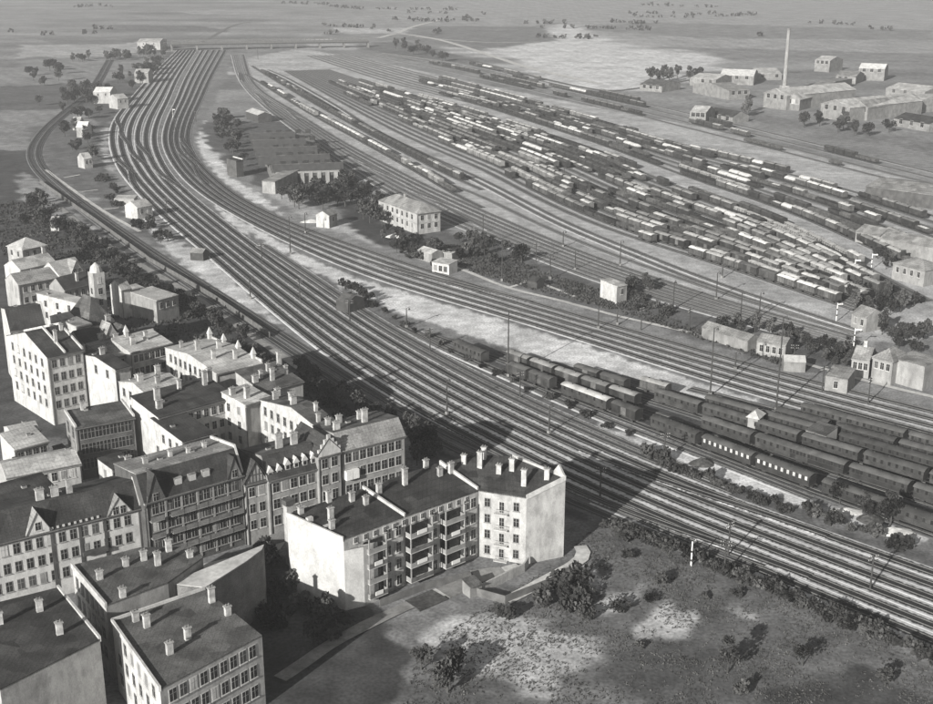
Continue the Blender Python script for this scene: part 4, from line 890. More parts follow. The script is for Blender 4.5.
prism_house('street_standin', 'pale raised slab standing for sunlit street, pointing towards the chimney stack', [(168, 584, 11.8), (264, 545, 11.8), (262, 550, 11.8), (246, 562, 11.8), (205, 588, 11.8)], 11.8, 'brick_mid', 'sand', cat='street_standin', group=None)  # added block, raised into the sun in place of the shaded street
# the near block beside the tracks
def pt(x, y, z): return (x, y, z)
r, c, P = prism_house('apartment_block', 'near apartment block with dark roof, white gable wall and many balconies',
    [(343.5, 540, 13.5), (405, 517, 13.5), (420, 511.7, 13.5), (478, 491, 13.5), (436, 464, 16), (363, 489, 16), (287, 515, 16)], 13.5, ['plaster_light', 'plaster_light', 'plaster_light', 'plaster_light', 'plaster_light', 'plaster_light', 'plaster_bright'], 'roof_dark',  # brighter plaster on the gable end paints the sun falling on it
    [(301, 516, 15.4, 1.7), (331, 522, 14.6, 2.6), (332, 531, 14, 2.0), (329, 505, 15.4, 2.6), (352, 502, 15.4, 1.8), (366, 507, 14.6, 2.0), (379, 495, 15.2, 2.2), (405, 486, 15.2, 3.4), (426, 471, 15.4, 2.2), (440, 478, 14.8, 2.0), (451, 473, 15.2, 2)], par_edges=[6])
def strip(parent, c, a, b_, up, name='firewall'):
    (x0, y0, z0), (x1, y1, z1) = a, b_; p = G(x0, y0, z0) - c; q = G(x1, y1, z1) - c; d = (q - p).normalized(); n = Vector((-d.y, d.x)) * .2; m = MB()
    m.hull([(w.x + s * n.x, w.y + s * n.y, z + t) for w, z in ((p, z0), (q, z1)) for s in (-1, 1) for t in (-.2, up)], [(0, 1, 3, 2), (4, 6, 7, 5), (1, 5, 7, 3), (0, 2, 6, 4), (0, 4, 5, 1), (2, 3, 7, 6)], 'plaster_white'); m.build(name, parent)
strip(r, c, (405, 517, 13.5), (363, 489, 16), .7)
A_, B_ = P[0] - c, P[3] - c; d = B_ - A_; Wn = d.length; ud = d / Wn; nn = Vector((ud.y, -ud.x)); ang = math.atan2(ud.y, ud.x)
BAYS = ((.135, .27), (.435, .61), (.70, .86))
def inbay(t): return any(a - .01 < t < b + .01 for a, b in BAYS)
for f in range(4):
    for t in (.31, .385, .655, .905, .96):
        p = A_ + d * t + nn * .02; link('window', wmesh(1.05, 1.8, 'trim', 'glass'), r, (p.x, p.y, 13.5 - 2.9 - 3.2 * f), ang)
for i in range(13):
    t = .08 + .069 * i; p = A_ + d * t + nn * .02; link('window', wmesh(.55, .9, 'trim', 'glass'), r, (p.x, p.y, 12.2), ang).__setitem__('label', 'small attic window')
for (a, b_) in BAYS:
    w = (b_ - a) * Wn; p = A_ + d * a
    m = MB(); m.box(0, w, -.03, .01, 0, 11.2, 'glass');  # flat dark sheet paints the shade of the recessed bay
    m.build('loggia_shade_panel', r, (p.x, p.y, .4), ang)
    for f in range(4):
        z = 1.0 + 2.9 * f
        m = MB(); m.box(.1, w - .1, -1.5, .0, 0, .16, 'trim'); m.box(.1, w - .1, -1.5, -1.42, .16, 1.0, 'trim_grey' if f % 2 else 'fence'); m.box(.1, .18, -1.42, 0, .16, 1.0, 'trim_grey'); m.box(w - .18, w - .1, -1.42, 0, .16, 1.0, 'trim_grey')
        bo = m.build('balcony', r, (p.x, p.y, z), ang)
        if (f + int(a * 10)) % 2: m = MB(); m.box(w * .3, w * .7, -1.62, -1.5, .5, 1.25, 'linen'); m.build('laundry', bo)
        for xx in (0.1, w - .3): m = MB(); m.box(xx, xx + .2, -1.5, -1.3, 1.0, 2.9, 'trim_grey'); m.build('post', bo)
# stair bay at the left end of its front
Gb = G(365, 606, 0); q0 = G(343.5, 540, 13.5)
bay = [A_ + (Gb - q0) * 1.0, A_ + (Gb - q0) + ud * 3.0, A_ + ud * 3.0, A_.copy()]
m = MB(); hz = 11.4; Lb = [(p.x, p.y) for p in bay]
for i in range(4): j = (i + 1) % 4; m.face([(*Lb[i], 0), (*Lb[j], 0), (*Lb[j], hz), (*Lb[i], hz)], 'plaster_bright' if i == 3 else 'plaster_light')  # same painted sunlight carried on along the gable side of the bay
m.face([(*p, hz - .3) for p in Lb], 'roof_dark'); m.build('stair_bay', r)
m = MB()
for i in range(3): 
    p = Vector(P[6] - c).lerp(Vector((Lb[0][0], Lb[0][1])), (.3, .52, .8)[i])
    m = MB(); m.box(-.55, .55, -.35, .35, 0, 16 - 1.2 * i - (2.2 if i == 2 else 0), 'plaster_white'); m.build('chimney_breast', r, (p.x, p.y, 0), ang)
# corner block at the right
r, c, P = prism_house('corner_block', 'pale five-storey corner block with tall blank wall at the end of near row',
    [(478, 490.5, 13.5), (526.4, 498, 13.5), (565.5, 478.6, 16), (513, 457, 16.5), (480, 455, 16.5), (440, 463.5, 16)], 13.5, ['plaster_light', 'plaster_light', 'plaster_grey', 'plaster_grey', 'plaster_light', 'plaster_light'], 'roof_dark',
    [(480, 468, 15.4, 3.2), (484, 460, 16, 2.6), (499, 474, 15, 1.8), (512, 470, 15.6, 2.2), (524, 484, 14.8, 2.8), (547, 481, 15.2, 2.4), (464, 464, 15.8, 1.8), (560, 474, 15.8, 1.2)], par_edges=[1, 2])
strip(r, c, (478, 490.5, 13.5), (440, 463.5, 16), .7); 
f0, f1 = P[0] - c, P[1] - c; dd = f1 - f0; an2 = math.atan2(dd.y, dd.x); nn2 = Vector((dd.y, -dd.x)).normalized()
for f in range(4):
    for t in (.2, .8):
        p = f0 + dd * t + nn2 * .02; link('window', wmesh(1.0, 1.6, 'trim_grey', 'glass'), r, (p.x, p.y, 13.5 - 2.9 - 3.2 * f), an2)
    if f < 4:
        p = f0 + dd * .5; m = MB(); m.box(-1.3, 1.3, -.95, 0, 0, .14, 'trim'); 
        for k in range(9): m.box(-1.3 + .31 * k, -1.26 + .31 * k, -.95, -.9, .14, 1.0, 'trim')
        m.box(-1.3, 1.3, -.97, -.88, 1.0, 1.06, 'trim'); m.build('balcony', r, (p.x, p.y, 13.5 - 3.9 - 3.2 * f), an2)
        link('balcony_door', wmesh(.9, 2.1, 'trim', 'glass'), r, (p.x + nn2.x * .02, p.y + nn2.y * .02, 13.5 - 3.7 - 3.2 * f), an2)
g0, g1 = P[2] - c, P[3] - c
m = MB(); m.hull([(-1.6, -.2, 0), (1.6, -.2, 0), (0, -.2, 2.2), (-1.6, .2, 0), (1.6, .2, 0), (0, .2, 2.2)], [(0, 1, 2), (5, 4, 3), (0, 2, 5, 3), (1, 4, 5, 2), (0, 3, 4, 1)], 'plaster_white'); dq = g1 - g0; p = g0 + dq * .12; m.build('pediment', r, (p.x, p.y, 16.2), math.atan2(dq.y, dq.x))
# tall factory-like chimney stack at the left of the near block
p = G(291, 564, 0); r = tag(empty('chimney_stack', (p.x, p.y, 0), ang), 'free-standing square chimney stack at the left end of the white gable wall', 'chimney')
b = MB(); b.box(-.7, .7, -.6, .6, 0, 12.2, 'plaster_light'); b.build('shaft', r); b = MB(); b.box(-.95, .95, -.85, .85, 12.2, 13.2, 'brick_dark'); b.build('cap', r)

# ------------------------------------------------------------------ railway buildings between the lines
r, W, T, zz = house('railway_office', 'two-storey white railway office with grey hipped roof between the lines', (417, 214), (440.5, 211), 8.2, back=(386.5, 199.5), wall='plaster_light', side='plaster_white', roof='roof_grey', kind='hip', bz=3.2, fw=(3, 2), lw=(7, 2), cat='house', group=None, chim=[(.5, .6, 2.4)], whs=(1.3, 1.9))
b = MB(); b.box(-.06, W + .06, -.07, T + .06, 4.1, 4.35, 'trim_grey'); b.build('string_course', r)
house('signal_box', 'white cube-shaped railway house with pale flat roof beside dark bush', (617, 287), (627, 285), 5.6, back=(604, 281), wall='plaster_grey', side='plaster_white', roof='roof_light', kind='shed', bz=.5, cat='house', group=None, fw=(1, 1), cornice=None)
house('lineside_hut', 'bright white-walled hut at the edge of the through lines, left of office', (329, 216), (337, 213), 5, back=(322, 212.5), wall='plaster_grey', side='plaster_white', roof='roof_grey', kind='gable', bz=1.6, cat='hut', group=None, fw=(1, 1), cornice=None)
house('lineside_hut', 'small round-roofed pale hut between branch line and main tracks', (137, 208), (152, 205), 5, 8, wall='plaster_white', roof='roof_light', kind='gable', bz=2.2, cat='hut', group=None, fw=(2, 1), cornice=None)
house('lineside_hut', 'low pale platform shed left of the round-roofed hut', (114, 199), (134, 199), 2.6, 6, wall='plaster_light', roof='roof_light', kind='shed', bz=.4, cat='hut', group=None, cornice=None)
house('lineside_hut', 'small dark shed in the pale strip below the round-roofed hut', (190, 252), (203, 253), 3, 4, wall='wood_dark', roof='roof_grey', kind='gable', bz=1, cat='hut', group=None, cornice=None)
house('lineside_hut', 'tiny pale hut standing in the dark trees at far left', (50, 221), (58, 221), 4, 5, wall='plaster_white', roof='roof_light', kind='gable', bz=1.2, cat='hut', group=None, cornice=None, fw=(1, 1))
house('pump_house', 'grey gabled shed lying in the pale triangle between the diverging lines', (336, 300), (348, 303), 3.5, 7, wall='wood_dark', roof='roof_mid', kind='gable', bz=1.5, cat='shed', group=None, cornice=None)
house('tool_shed', 'white little building with three openings among the dark bushes below office', (432, 262), (449, 265), 3.6, 5, wall='plaster_white', roof='roof_light', kind='shed', bz=.5, cat='shed', group=None, cornice=None, fw=(3, 1), whs=(1.4, 1.9))
house('tool_shed', 'grey shed with pale roof under the office in dark bushes', (418, 250), (432, 254), 3.4, 5, wall='plaster_grey', roof='roof_light', kind='gable', bz=1, cat='shed', group=None, cornice=None, fw=(2, 1))
house('tool_shed', 'tiny white roofed shed at the right end of the dark bushes', (440, 252), (452, 254), 3, 4, wall='plaster_dim', roof='plaster_white', kind='shed', bz=.3, cat='shed', group=None, cornice=None)
house('tool_shed', 'small dark shed on the grass between path and sorting tracks', (528, 280), (537, 282), 2.6, 4, wall='wood_dark', roof='roof_dark', kind='gable', bz=1, cat='shed', group=None, cornice=None)
house('yard_shed', 'dark shed with whitish roof on the left edge of the sorting tracks', (246, 111), (258, 115), 5, 9, wall='wood_dark', roof='plaster_white', kind='gable', bz=1.6, cat='shed', group=None, cornice=None)
# ridged engine shed
A0 = G(277, 174, 6); A1 = G(344, 171.5, 6); A2 = G(238, 128, 6)
ux = (A1 - A0).normalized(); nx = Vector((-ux.y, ux.x)); ang = math.atan2(ux.y, ux.x); W = (A1 - A0).length
r = tag(empty('engine_shed', (A0.x, A0.y, 0), ang), 'wide dark engine shed with several parallel ridged roofs and pale pillared front', 'engine shed')
b = MB(); b.box(0, W, 0, 5, 0, 6, 'brick_dark'); b.box(-2, W - 4, 5, 130, 0, 5.6, 'brick_mid'); b.build('wall', r)
for k in range(9):
    x = W * k / 8; b = MB(); b.box(-.9, .9, -.6, 0, 0, 6.6, 'plaster_grey'); b.build('pillar', r, (x, 0, 0))
    if k < 8: b = MB(); b.box(1.3, W / 8 - 1.3, -.15, .05, 0, 4.6, 'glass'); b.build('gate', r, (x, 0, 0))
b = MB(); b.box(-.5, W + .5, -.45, .3, 6.0, 6.9, 'trim_grey'); b.build('cornice', r)
for k in range(5):
    y0 = 1 + 26 * k; xa, xb = -1 - 6 * (k > 0), W - 3.5 * k; b = MB()
    b.hull([(xa, y0 + 1.6, 10.2), (xb, y0 + 1.6, 10.2), (xb, y0 + 25.2, 6.05), (xa, y0 + 25.2, 6.05), (xa, y0 + 1.6, 9.9), (xb, y0 + 1.6, 9.9), (xb, y0 + 25.2, 5.75), (xa, y0 + 25.2, 5.75)], [(0, 1, 2, 3), (7, 6, 5, 4), (0, 4, 5, 1), (1, 5, 6, 2), (2, 6, 7, 3), (3, 7, 4, 0)], 'roof_mid')
    b.hull([(xa, y0, 6.02), (xb, y0, 6.02), (xb, y0 + 1.5, 9.95), (xa, y0 + 1.5, 9.95), (xa, y0 + 24, 6.02), (xb, y0 + 24, 6.02)], [(0, 1, 2, 3), (0, 3, 4), (1, 5, 2)], 'iron')  # steep faces coloured dark to paint the shadow lines between the ridges
    ro = b.build('roof', r)
    for j in range(5): b = MB(); b.box(-1.5, 1.5, -.8, .8, -.8, 1.1, 'roof_dark'); b.build('smoke_vent', ro, (W * (.12 + .17 * j), y0 + 9, 9.0))
house('boiler_house', 'long pale gabled building beside the left end of the engine shed', (262, 181), (275, 182), 5.5, back=(249, 156), wall='plaster_grey', side='plaster_dim', roof='roof_grey', kind='gable', bz=2.2, cat='house', group=None, cornice=None, lw=(5, 1))
house('water_tower_house', 'dark narrow block with bright right edge left of the engine shed', (236, 161), (243, 160), 8, 8, wall='brick_dark', side='brick_dark', roof='roof_dark', kind='flat', cat='house', group=None, cornice=None, fire=(1,))
# houses at the right margin
house('yard_house', 'grey house with tiled roof and two windows at the right, beside bushes', (852, 358), (870, 361), 5, 7, wall='plaster_grey', side='plaster_grey', roof='roof_grey', kind='gable', bz=2.5, cat='house', group='yard houses at the right', fw=(3, 2), chim=[(.5, .5, 2)])
house('yard_house', 'taller grey house in the middle of the right margin houses', (873, 357), (893, 362), 6.5, 8, wall='plaster_grey', roof='roof_grey', kind='hip', bz=2.5, cat='house', group='yard houses at the right', fw=(3, 2))
house('yard_house', 'house with blank pale wall at the right edge', (895, 359), (925, 367), 6.5, 8, wall='plaster_grey', roof='roof_grey', kind='flat', cat='house', group='yard houses at the right', cornice=None)
house('yard_hut', 'small pale hut with flat roof beside the through lines at right', (825, 376), (848, 380), 4, 7, wall='plaster_grey', roof='roof_grey', kind='shed', bz=.8, cat='hut', group='yard houses at the right', fw=(1, 1), cornice=None)
house('yard_hut', 'low hut with whitish roof left of the small pale hut', (784, 361), (806, 362), 3, 5, wall='plaster_dim', roof='plaster_white', kind='gable', bz=.8, cat='hut', group='yard houses at the right', cornice=None)
house('yard_house', 'pale house at the end of the sorting tracks', (852, 313), (867, 318), 4.5, 7, wall='plaster_grey', roof='roof_grey', kind='gable', bz=2, cat='house', group='yard houses at the right', fw=(2, 1), cornice=None)
house('yard_house', 'light grey hipped house high on the right edge above corridor', (893, 263), (925, 271), 5.5, 10, wall='plaster_grey', roof='roof_grey', kind='hip', bz=2.5, cat='house', group='yard houses at the right', fw=(4, 2), cornice=None)
house('yard_house', 'pale house above the corridor, left of the long shed', (856, 231), (880, 236), 4.5, 10, wall='plaster_grey', roof='roof_grey', kind='gable', bz=2, cat='house', group='yard houses at the right', fw=(3, 1), cornice=None)
house('goods_shed', 'long shed running off the right edge above the corridor', (880, 238), (960, 252), 5.5, 12, wall='plaster_dim', roof='roof_grey', kind='gable', bz=1.8, cat='shed', group=None, cornice=None)
house('goods_shed', 'long grey-roofed goods shed at the upper right edge', (866, 186), (960, 199), 6, 26, wall='brick_dark', roof='roof_grey', kind='gable', bz=2, cat='shed', group=None, cornice=None)
house('crane_shed', 'row of low buildings with grey roofs beside the through lines', (702, 327), (748, 341), 3.2, 5, wall='plaster_dim', roof='roof_grey', kind='gable', bz=1.2, cat='shed', group=None, fw=(6, 1), cornice=None)
house('crane_shed', 'grey building with windows right of the low row', (757, 341), (786, 346), 4, 6, wall='plaster_grey', roof='roof_grey', kind='gable', bz=1.4, cat='shed', group=None, fw=(4, 1), cornice=None)
house('crane_shed', 'small white hut with dark doorway among carriages at right', (806, 430), (826, 436), 4, 5, wall='plaster_grey', roof='roof_mid', kind='shed', bz=.6, cat='hut', group=None, fw=(2, 1), cornice=None)
house('crane_shed', 'pale rounded tank shed above the carriage sidings', (748, 417), (758, 419), 4.5, 4, wall='plaster_grey', roof='plaster_white', kind='hip', bz=1.5, cat='hut', group=None, cornice=None)
# far left cottages, far right works
for i, (D, C, z, dp, rf, wl, lb) in enumerate([((93, 92), (110, 92), 8, 18, 'wroof_white', 'plaster_light', 'bright white cottage among trees at the upper left'), ((117, 99), (128, 98), 7, 12, 'roof_light', 'plaster_light', 'smaller white cottage right of the bright cottage'),
    ((134, 73), (148, 73), 8, 16, 'roof_light', 'plaster_grey', 'pale cottage just below the far left wood'), ((76, 127), (87, 127), 6, 9, 'wroof_white', 'plaster_light', 'tiny white garden house inside the curve of the branch line'),
    ((72, 122), (80, 122), 5, 8, 'roof_light', 'plaster_light', 'grey garden house beside the tiny white one'), ((137, 42), (160, 42), 8, 30, 'roof_light', 'plaster_light', 'long pale farm left of the far bridge'),
    ((84, 159), (92, 158), 5, 7, 'roof_light', 'plaster_light', 'small white allotment hut near the main curve')]):
    house('cottage', lb, D, C, z, dp, wall=wl, roof=rf, kind='gable', bz=2.5, cat='house', group='cottages at the upper left', fw=(2, 1), cornice=None)
for i, (D, C, z, dp, rf, kd, lb) in enumerate([
    ((720, 75), (754, 76), 9, 40, 'wroof_white', 'gable', 'works hall with long white roof, leftmost of the far works'),
    ((729, 91), (750, 90), 8, 50, 'roof_grey', 'gable', 'grey works hall below the white-roofed one'),
    ((764, 93), (787, 96), 12, 70, 'roof_light', 'cross', 'pale gable-fronted works hall below the tall chimney'),
    ((787, 99), (800, 100), 9, 60, 'roof_light', 'cross', 'narrow works hall right of the chimney hall'),
    ((821, 104), (850, 108), 11, 70, 'roof_light', 'cross', 'wide pale works hall right of the chimney hall'),
    ((851, 106), (868, 108), 10, 60, 'roof_grey', 'cross', 'grey works hall on the right of the wide pale hall'),
    ((859, 68), (885, 69), 12, 25, 'wroof_white', 'gable', 'white factory block with roof rows at the far right'),
    ((815, 60), (830, 61), 12, 25, 'roof_light', 'gable', 'grey square factory block left of the white one'),
    ((690, 78), (716, 80), 7, 30, 'roof_light', 'gable', 'low works shed left of the white-roofed hall'),
    ((880, 100), (905, 104), 8, 40, 'roof_light', 'gable', 'pale works shed near the right edge'),
    ((690, 112), (706, 113), 9, 20, 'roof_light', 'gable', 'light signal house on the bank behind the yard'),
    ((707, 113), (733, 117), 5, 14, 'roof_dark', 'gable', 'dark long shed on the bank behind the yard'),
    ((640, 84), (662, 86), 6, 25, 'roof_mid', 'gable', 'grey shed on the sandy field edge'),
    ((800, 92), (818, 93), 7, 110, 'roof_grey', 'gable', 'long low works shed between the chimney hall and wide hall'),
    ((868, 104), (884, 106), 7, 110, 'roof_light', 'gable', 'long low works shed right of the grey hall'),
    ((886, 88), (925, 92), 7, 30, 'roof_light', 'gable', 'low pale shed running off the upper right edge'),
    ((836, 76), (856, 77), 7, 30, 'roof_grey', 'gable', 'grey shed between the two square factory blocks'),
    ((894, 118), (930, 124), 6, 18, 'roof_dark', 'gable', 'dark shed on the bank at the right edge'),
    ((758, 74), (782, 74), 6, 20, 'roof_light', 'shed', 'low annexe at the foot of the tall chimney')]):
    house('works_hall', lb, D, C, z * .8, dp, wall='plaster_dim', side='plaster_dim', roof=rf, kind=kd, bz=4 if kd == 'cross' else 3, cat='factory hall', group='far works at the upper right', fw=(3, 1), cornice=None, whs=(2.5, 3))
p = G(784, 92, 0); r = tag(empty('factory_chimney', (p.x, p.y, 0)), 'very tall slender pale factory chimney above the far works', 'chimney')
b = MB(); b.box(-3, 3, -3, 3, 0, 5, 'plaster_light'); b.build('plinth', r); b = MB(); b.cyl((0, 0, 5), (0, 0, 46), 1.7, 1.1, 16, 'plaster_grey'); b.build('shaft', r); b = MB(); b.cyl((0, 0, 46), (0, 0, 47), 1.4, 1.4, 16, 'plaster_dim'); b.build('crown_ring', r)
# far bridge over the lines
b0, b1 = G(172, 50, 0), G(368, 47, 0); d = b1 - b0; r = tag(empty('road_bridge', (b0.x, b0.y, 0), math.atan2(d.y, d.x)), 'low dark road bridge crossing all tracks at the top', 'bridge'); Lb_ = d.length
b = MB(); b.box(0, Lb_, -5, 5, 6.4, 7.4, 'fence'); b.build('deck', r)
for s in (-1, 1):
    b = MB(); b.box(0, Lb_, s * 5 - .2, s * 5 + .2, 7.4, 7.8, 'fence'); b.box(0, Lb_, s * 5 - .2, s * 5 + .2, 9.6, 10.1, 'fence')
    for k in range(int(Lb_ / 5)): b.box(k * 5, k * 5 + .4, s * 5 - .15, s * 5 + .15, 7.8, 9.6, 'fence')
    b.box(0, Lb_, s * 4.6 - .3, s * 4.6 + .3, 5.0, 6.4, 'iron'); b.build('girder', r)
for k in range(9): b = MB(); b.box(-1, 1, -4.5, 4.5, 0, 6.4, 'brick_mid'); b.build('pier', r, (Lb_ * k / 8, 0, 0))

# ------------------------------------------------------------------ paths, walls, garden plots
def ribbon(name, pts, w, m, z=.03, kind='structure'):
    P = smooth(catmull([G(*p) for p in pts], 2.5), 2); N_ = normals(P); V = []; rr = random.Random(len(pts))
    for i, (p, n) in enumerate(zip(P, N_)):
        for s in (-1, 1):
            q = p + n * s * (w / 2) * (1 + .25 * noise.noise(Vector((i * .35, s * 9.0, 0)))); V.append((q.x, q.y, z))
    me = bpy.data.meshes.new(name); me.from_pydata(V, [], [(2 * i, 2 * i + 2, 2 * i + 3, 2 * i + 1)[::-1] for i in range(len(P) - 1)]); me.materials.append(M[m])
    return tag(link(name, me), kind=kind)
ZP = .2
def zz_(): 
    global ZP; ZP += .004; return ZP
ribbon('footpath', [(440, 262), (470, 273), (508, 288), (560, 301), (620, 317), (690, 333), (780, 357), (880, 385), (990, 410)], 1.8, 'sand', zz_())
ribbon('footpath', [(508, 288), (520, 285), (532, 279), (545, 285), (575, 297)], 1.4, 'sand', zz_())
ribbon('footpath', [(46, 170), (70, 188), (103, 211), (140, 232)], 1.8, 'sand', zz_())
for a, b_ in (((64, 178), (80, 175)), ((82, 192), (98, 190)), ((104, 210), (119, 208))): ribbon('footpath', [a, b_], 1.4, 'sand', zz_())
ribbon('footpath', [(60, 208), (110, 247), (180, 288), (240, 328), (305, 372)], 2.6, 'plaster_grey', zz_())
ribbon('road', [(378, 38), (400, 34), (440, 40), (480, 52), (530, 68), (600, 84)], 7, 'sand', zz_()); ribbon('road', [(398, 33), (412, 27), (440, 20)], 7, 'sand', zz_()); ribbon('road', [(415, 37), (480, 42), (540, 42)], 5, 'sand', zz_())
ribbon('road', [(20, 56), (80, 54), (150, 52), (175, 51)], 6, 'sand', zz_()); ribbon('road', [(140, 47), (190, 46), (232, 26), (250, 22)], 5, 'fence', zz_())
ribbon('road', [(470, 60), (540, 78), (600, 90), (640, 88), (720, 76), (800, 72)], 5, 'fence', zz_())
ribbon('lane', [(506, 602), (540, 584), (572, 567), (586, 560), (588, 552), (580, 547)], 2.6, 'sand', zz_())
ribbon('lane', [(430, 597), (455, 588), (486, 577), (520, 568)], 3, 'sand', zz_())
ribbon('lane', [(280, 680), (340, 640), (390, 615), (430, 597)], 2.6, 'plaster_dim', zz_())
P = [G(*q) for q in [(196, 566), (240, 556), (276, 540), (290, 536), (280, 550), (262, 560), (252, 572), (240, 606), (190, 612), (165, 592), (166, 582)]]
me = bpy.data.meshes.new('pavement'); me.from_pydata([(p.x, p.y, .12) for p in P] , [], [tuple(range(len(P)))]); me.materials.append(M['pave'])
bm = bmesh.new(); bm.from_mesh(me); bmesh.ops.recalc_face_normals(bm, faces=bm.faces)
for f in bm.faces:
    if f.normal.z < 0: f.normal_flip()
bm.to_mesh(me); bm.free(); tag(link('pavement', me), kind='structure')
def low_wall(name, pts, h, t, m, label, cat='wall', group=None):
    P = [G(*p) for p in pts]; c = P[0]; b = MB()
    for a, q in zip(P, P[1:]):
        d = (q - a).normalized(); n = Vector((-d.y, d.x)) * t / 2; a_, q_ = a - c - d * .02, q - c + d * .02
        b.hull([(w.x + s * n.x, w.y + s * n.y, z) for w in (a_, q_) for s in (-1, 1) for z in (0, h)], [(0, 1, 3, 2), (4, 6, 7, 5), (1, 5, 7, 3), (0, 2, 6, 4), (0, 4, 5, 1), (2, 3, 7, 6)], m)
    return tag(b.build(name, None, (c.x, c.y, 0)), label, cat, group)
low_wall('garden_wall', [(476, 596), (524, 572), (528, 566)], 1.8, .3, 'plaster_light', 'whitish garden wall at the foot of the corner block')
low_wall('garden_wall', [(250, 560), (262, 548), (284, 542)], 2.2, .3, 'plaster_dim', 'wall beside the dark garden left of the white gable wall')
low_wall('board_fence', [(476, 596), (505, 604), (560, 582)], 1.6, .12, 'fence', 'dark board fence round the yard below the corner block', 'fence')
low_wall('board_fence', [(380, 607), (425, 590), (470, 578), (476, 596)], 1.4, .12, 'fence', 'dark fence along the garden plots below the balconies', 'fence')
low_wall('board_fence', [(40, 183), (98, 224), (150, 262), (215, 300), (270, 338)], 1.8, .15, 'fence', 'long fence between branch line and the dark gardens', 'fence')
for i, (a, b_, c_, d_) in enumerate([((405, 602), (432, 591), (448, 600), (420, 612)), ((436, 590), (462, 580), (474, 588), (450, 599)), ((470, 572), (500, 568), (508, 576), (480, 584))]):
    Q = [G(*q) for q in (a, b_, c_, d_)]; cc = sum(Q, Vector((0, 0))) / 4; b = MB(); V = [(q.x - cc.x, q.y - cc.y, 0.0) for q in Q] + [(q.x - cc.x, q.y - cc.y, .3) for q in Q]
    b.hull(V, [(0, 1, 2, 3), (7, 6, 5, 4), (0, 4, 5, 1), (1, 5, 6, 2), (2, 6, 7, 3), (3, 7, 4, 0)], ['garden_soil', 'plaster_dim', 'plaster_grey'][i])
    tag(b.build('garden_bed', None, (cc.x, cc.y, 0)), ['dark planted bed nearest the white stair bay', 'grey garden bed below the middle balconies', 'raised terrace bed in front of corner block'][i], 'garden bed', 'beds in the yard of near block')

# ------------------------------------------------------------------ trees and shrubs
def leaf_mesh(name, rx, rz, nclump, per, size, m, seed, zc, flat=False):
    rr = random.Random(seed); V = []; Fc = []
    cl = []
    for k in range(nclump):
        a = rr.uniform(0, 6.283); u = rr.uniform(-1, 1) if not flat else rr.uniform(-.3, 1); q = rr.uniform(.35, .95)
        c = (math.sqrt(max(0, 1 - u * u)) * math.cos(a) * rx * q, math.sqrt(max(0, 1 - u * u)) * math.sin(a) * rx * q, zc + u * rz * q)
        cl.append((c, rr.uniform(.28, .5) * rx))
    for c, r_ in cl:
        for _ in range(per):
            d = Vector((rr.gauss(0, 1), rr.gauss(0, 1), rr.gauss(0, .8))).normalized() * r_ * rr.uniform(.6, 1.0); p = Vector(c) + d
            if p.z < .1: p.z = .1
            u = Vector((rr.gauss(0, 1), rr.gauss(0, 1), rr.gauss(0, 1))).normalized(); w = u.orthogonal().normalized(); s = size * rr.uniform(.6, 1.3); i = len(V)
            V += [p + u * s, p + w * s * .8, p - u * s, p - w * s * .8]; Fc.append((i, i + 1, i + 2, i + 3))
    me = bpy.data.meshes.new(name); me.from_pydata([tuple(v) for v in V], [], Fc); me.materials.append(M[m]); return me
def trunk_mesh(h, r_, seed):
    b = MB(); rr = random.Random(seed); b.cyl((0, 0, 0), (0, 0, h * .6), r_, r_ * .6, 7, 'trunk')
    for k in range(5):
        a = k * 1.3 + rr.random(); z = h * (.35 + .06 * k); b.cyl((0, 0, z), (math.cos(a) * h * .22, math.sin(a) * h * .22, z + h * .3), r_ * .4, r_ * .12, 5, 'trunk')
    return b.mesh('trunk')
TREE = [(leaf_mesh('crown', 2.6, 2.2, 16, 34, .42, 'foliage', 1, 4.6), trunk_mesh(6, .22, 1)), (leaf_mesh('crown', 3.0, 2.0, 18, 34, .45, 'foliage', 2, 4.4), trunk_mesh(6, .25, 2)),
        (leaf_mesh('crown', 2.2, 2.8, 16, 34, .4, 'foliage_mid', 3, 5.0), trunk_mesh(6.5, .2, 3)), (leaf_mesh('crown', 2.8, 2.4, 14, 36, .45, 'foliage', 4, 4.7), trunk_mesh(6, .24, 4))]
BUSH = [leaf_mesh('shrub', 1.5, 1.0, 9, 24, .3, 'foliage', 11, .8, True), leaf_mesh('shrub', 1.8, .9, 10, 24, .32, 'foliage', 12, .7, True), leaf_mesh('shrub', 1.3, 1.2, 9, 24, .28, 'foliage_mid', 13, .9, True)]
rt = random.Random(5)
PLANTS = {}
def plant(p, s, kind, where, group):
    if kind == 'tree':
        c, t = rt.choice(TREE); o = empty('tree', (p.x, p.y, 0), rt.uniform(0, 6.28)); link('crown', c, o); link('trunk', t, o)
    else: o = link('shrub', rt.choice(BUSH), None, (p.x, p.y, 0), rt.uniform(0, 6.28))
    o.scale = (s, s, s * rt.uniform(.85, 1.2)); PLANTS.setdefault((kind, where, group), []).append((PX(p.x, p.y)[0], o)); return o
def inpoly(p, Q):
    c = False; n = len(Q)
    for i in range(n):
        a, b = Q[i], Q[(i + 1) % n]
        if (a[1] > p[1]) != (b[1] > p[1]) and p[0] < (b[0] - a[0]) * (p[1] - a[1]) / (b[1] - a[1]) + a[0]: c = not c
    return c
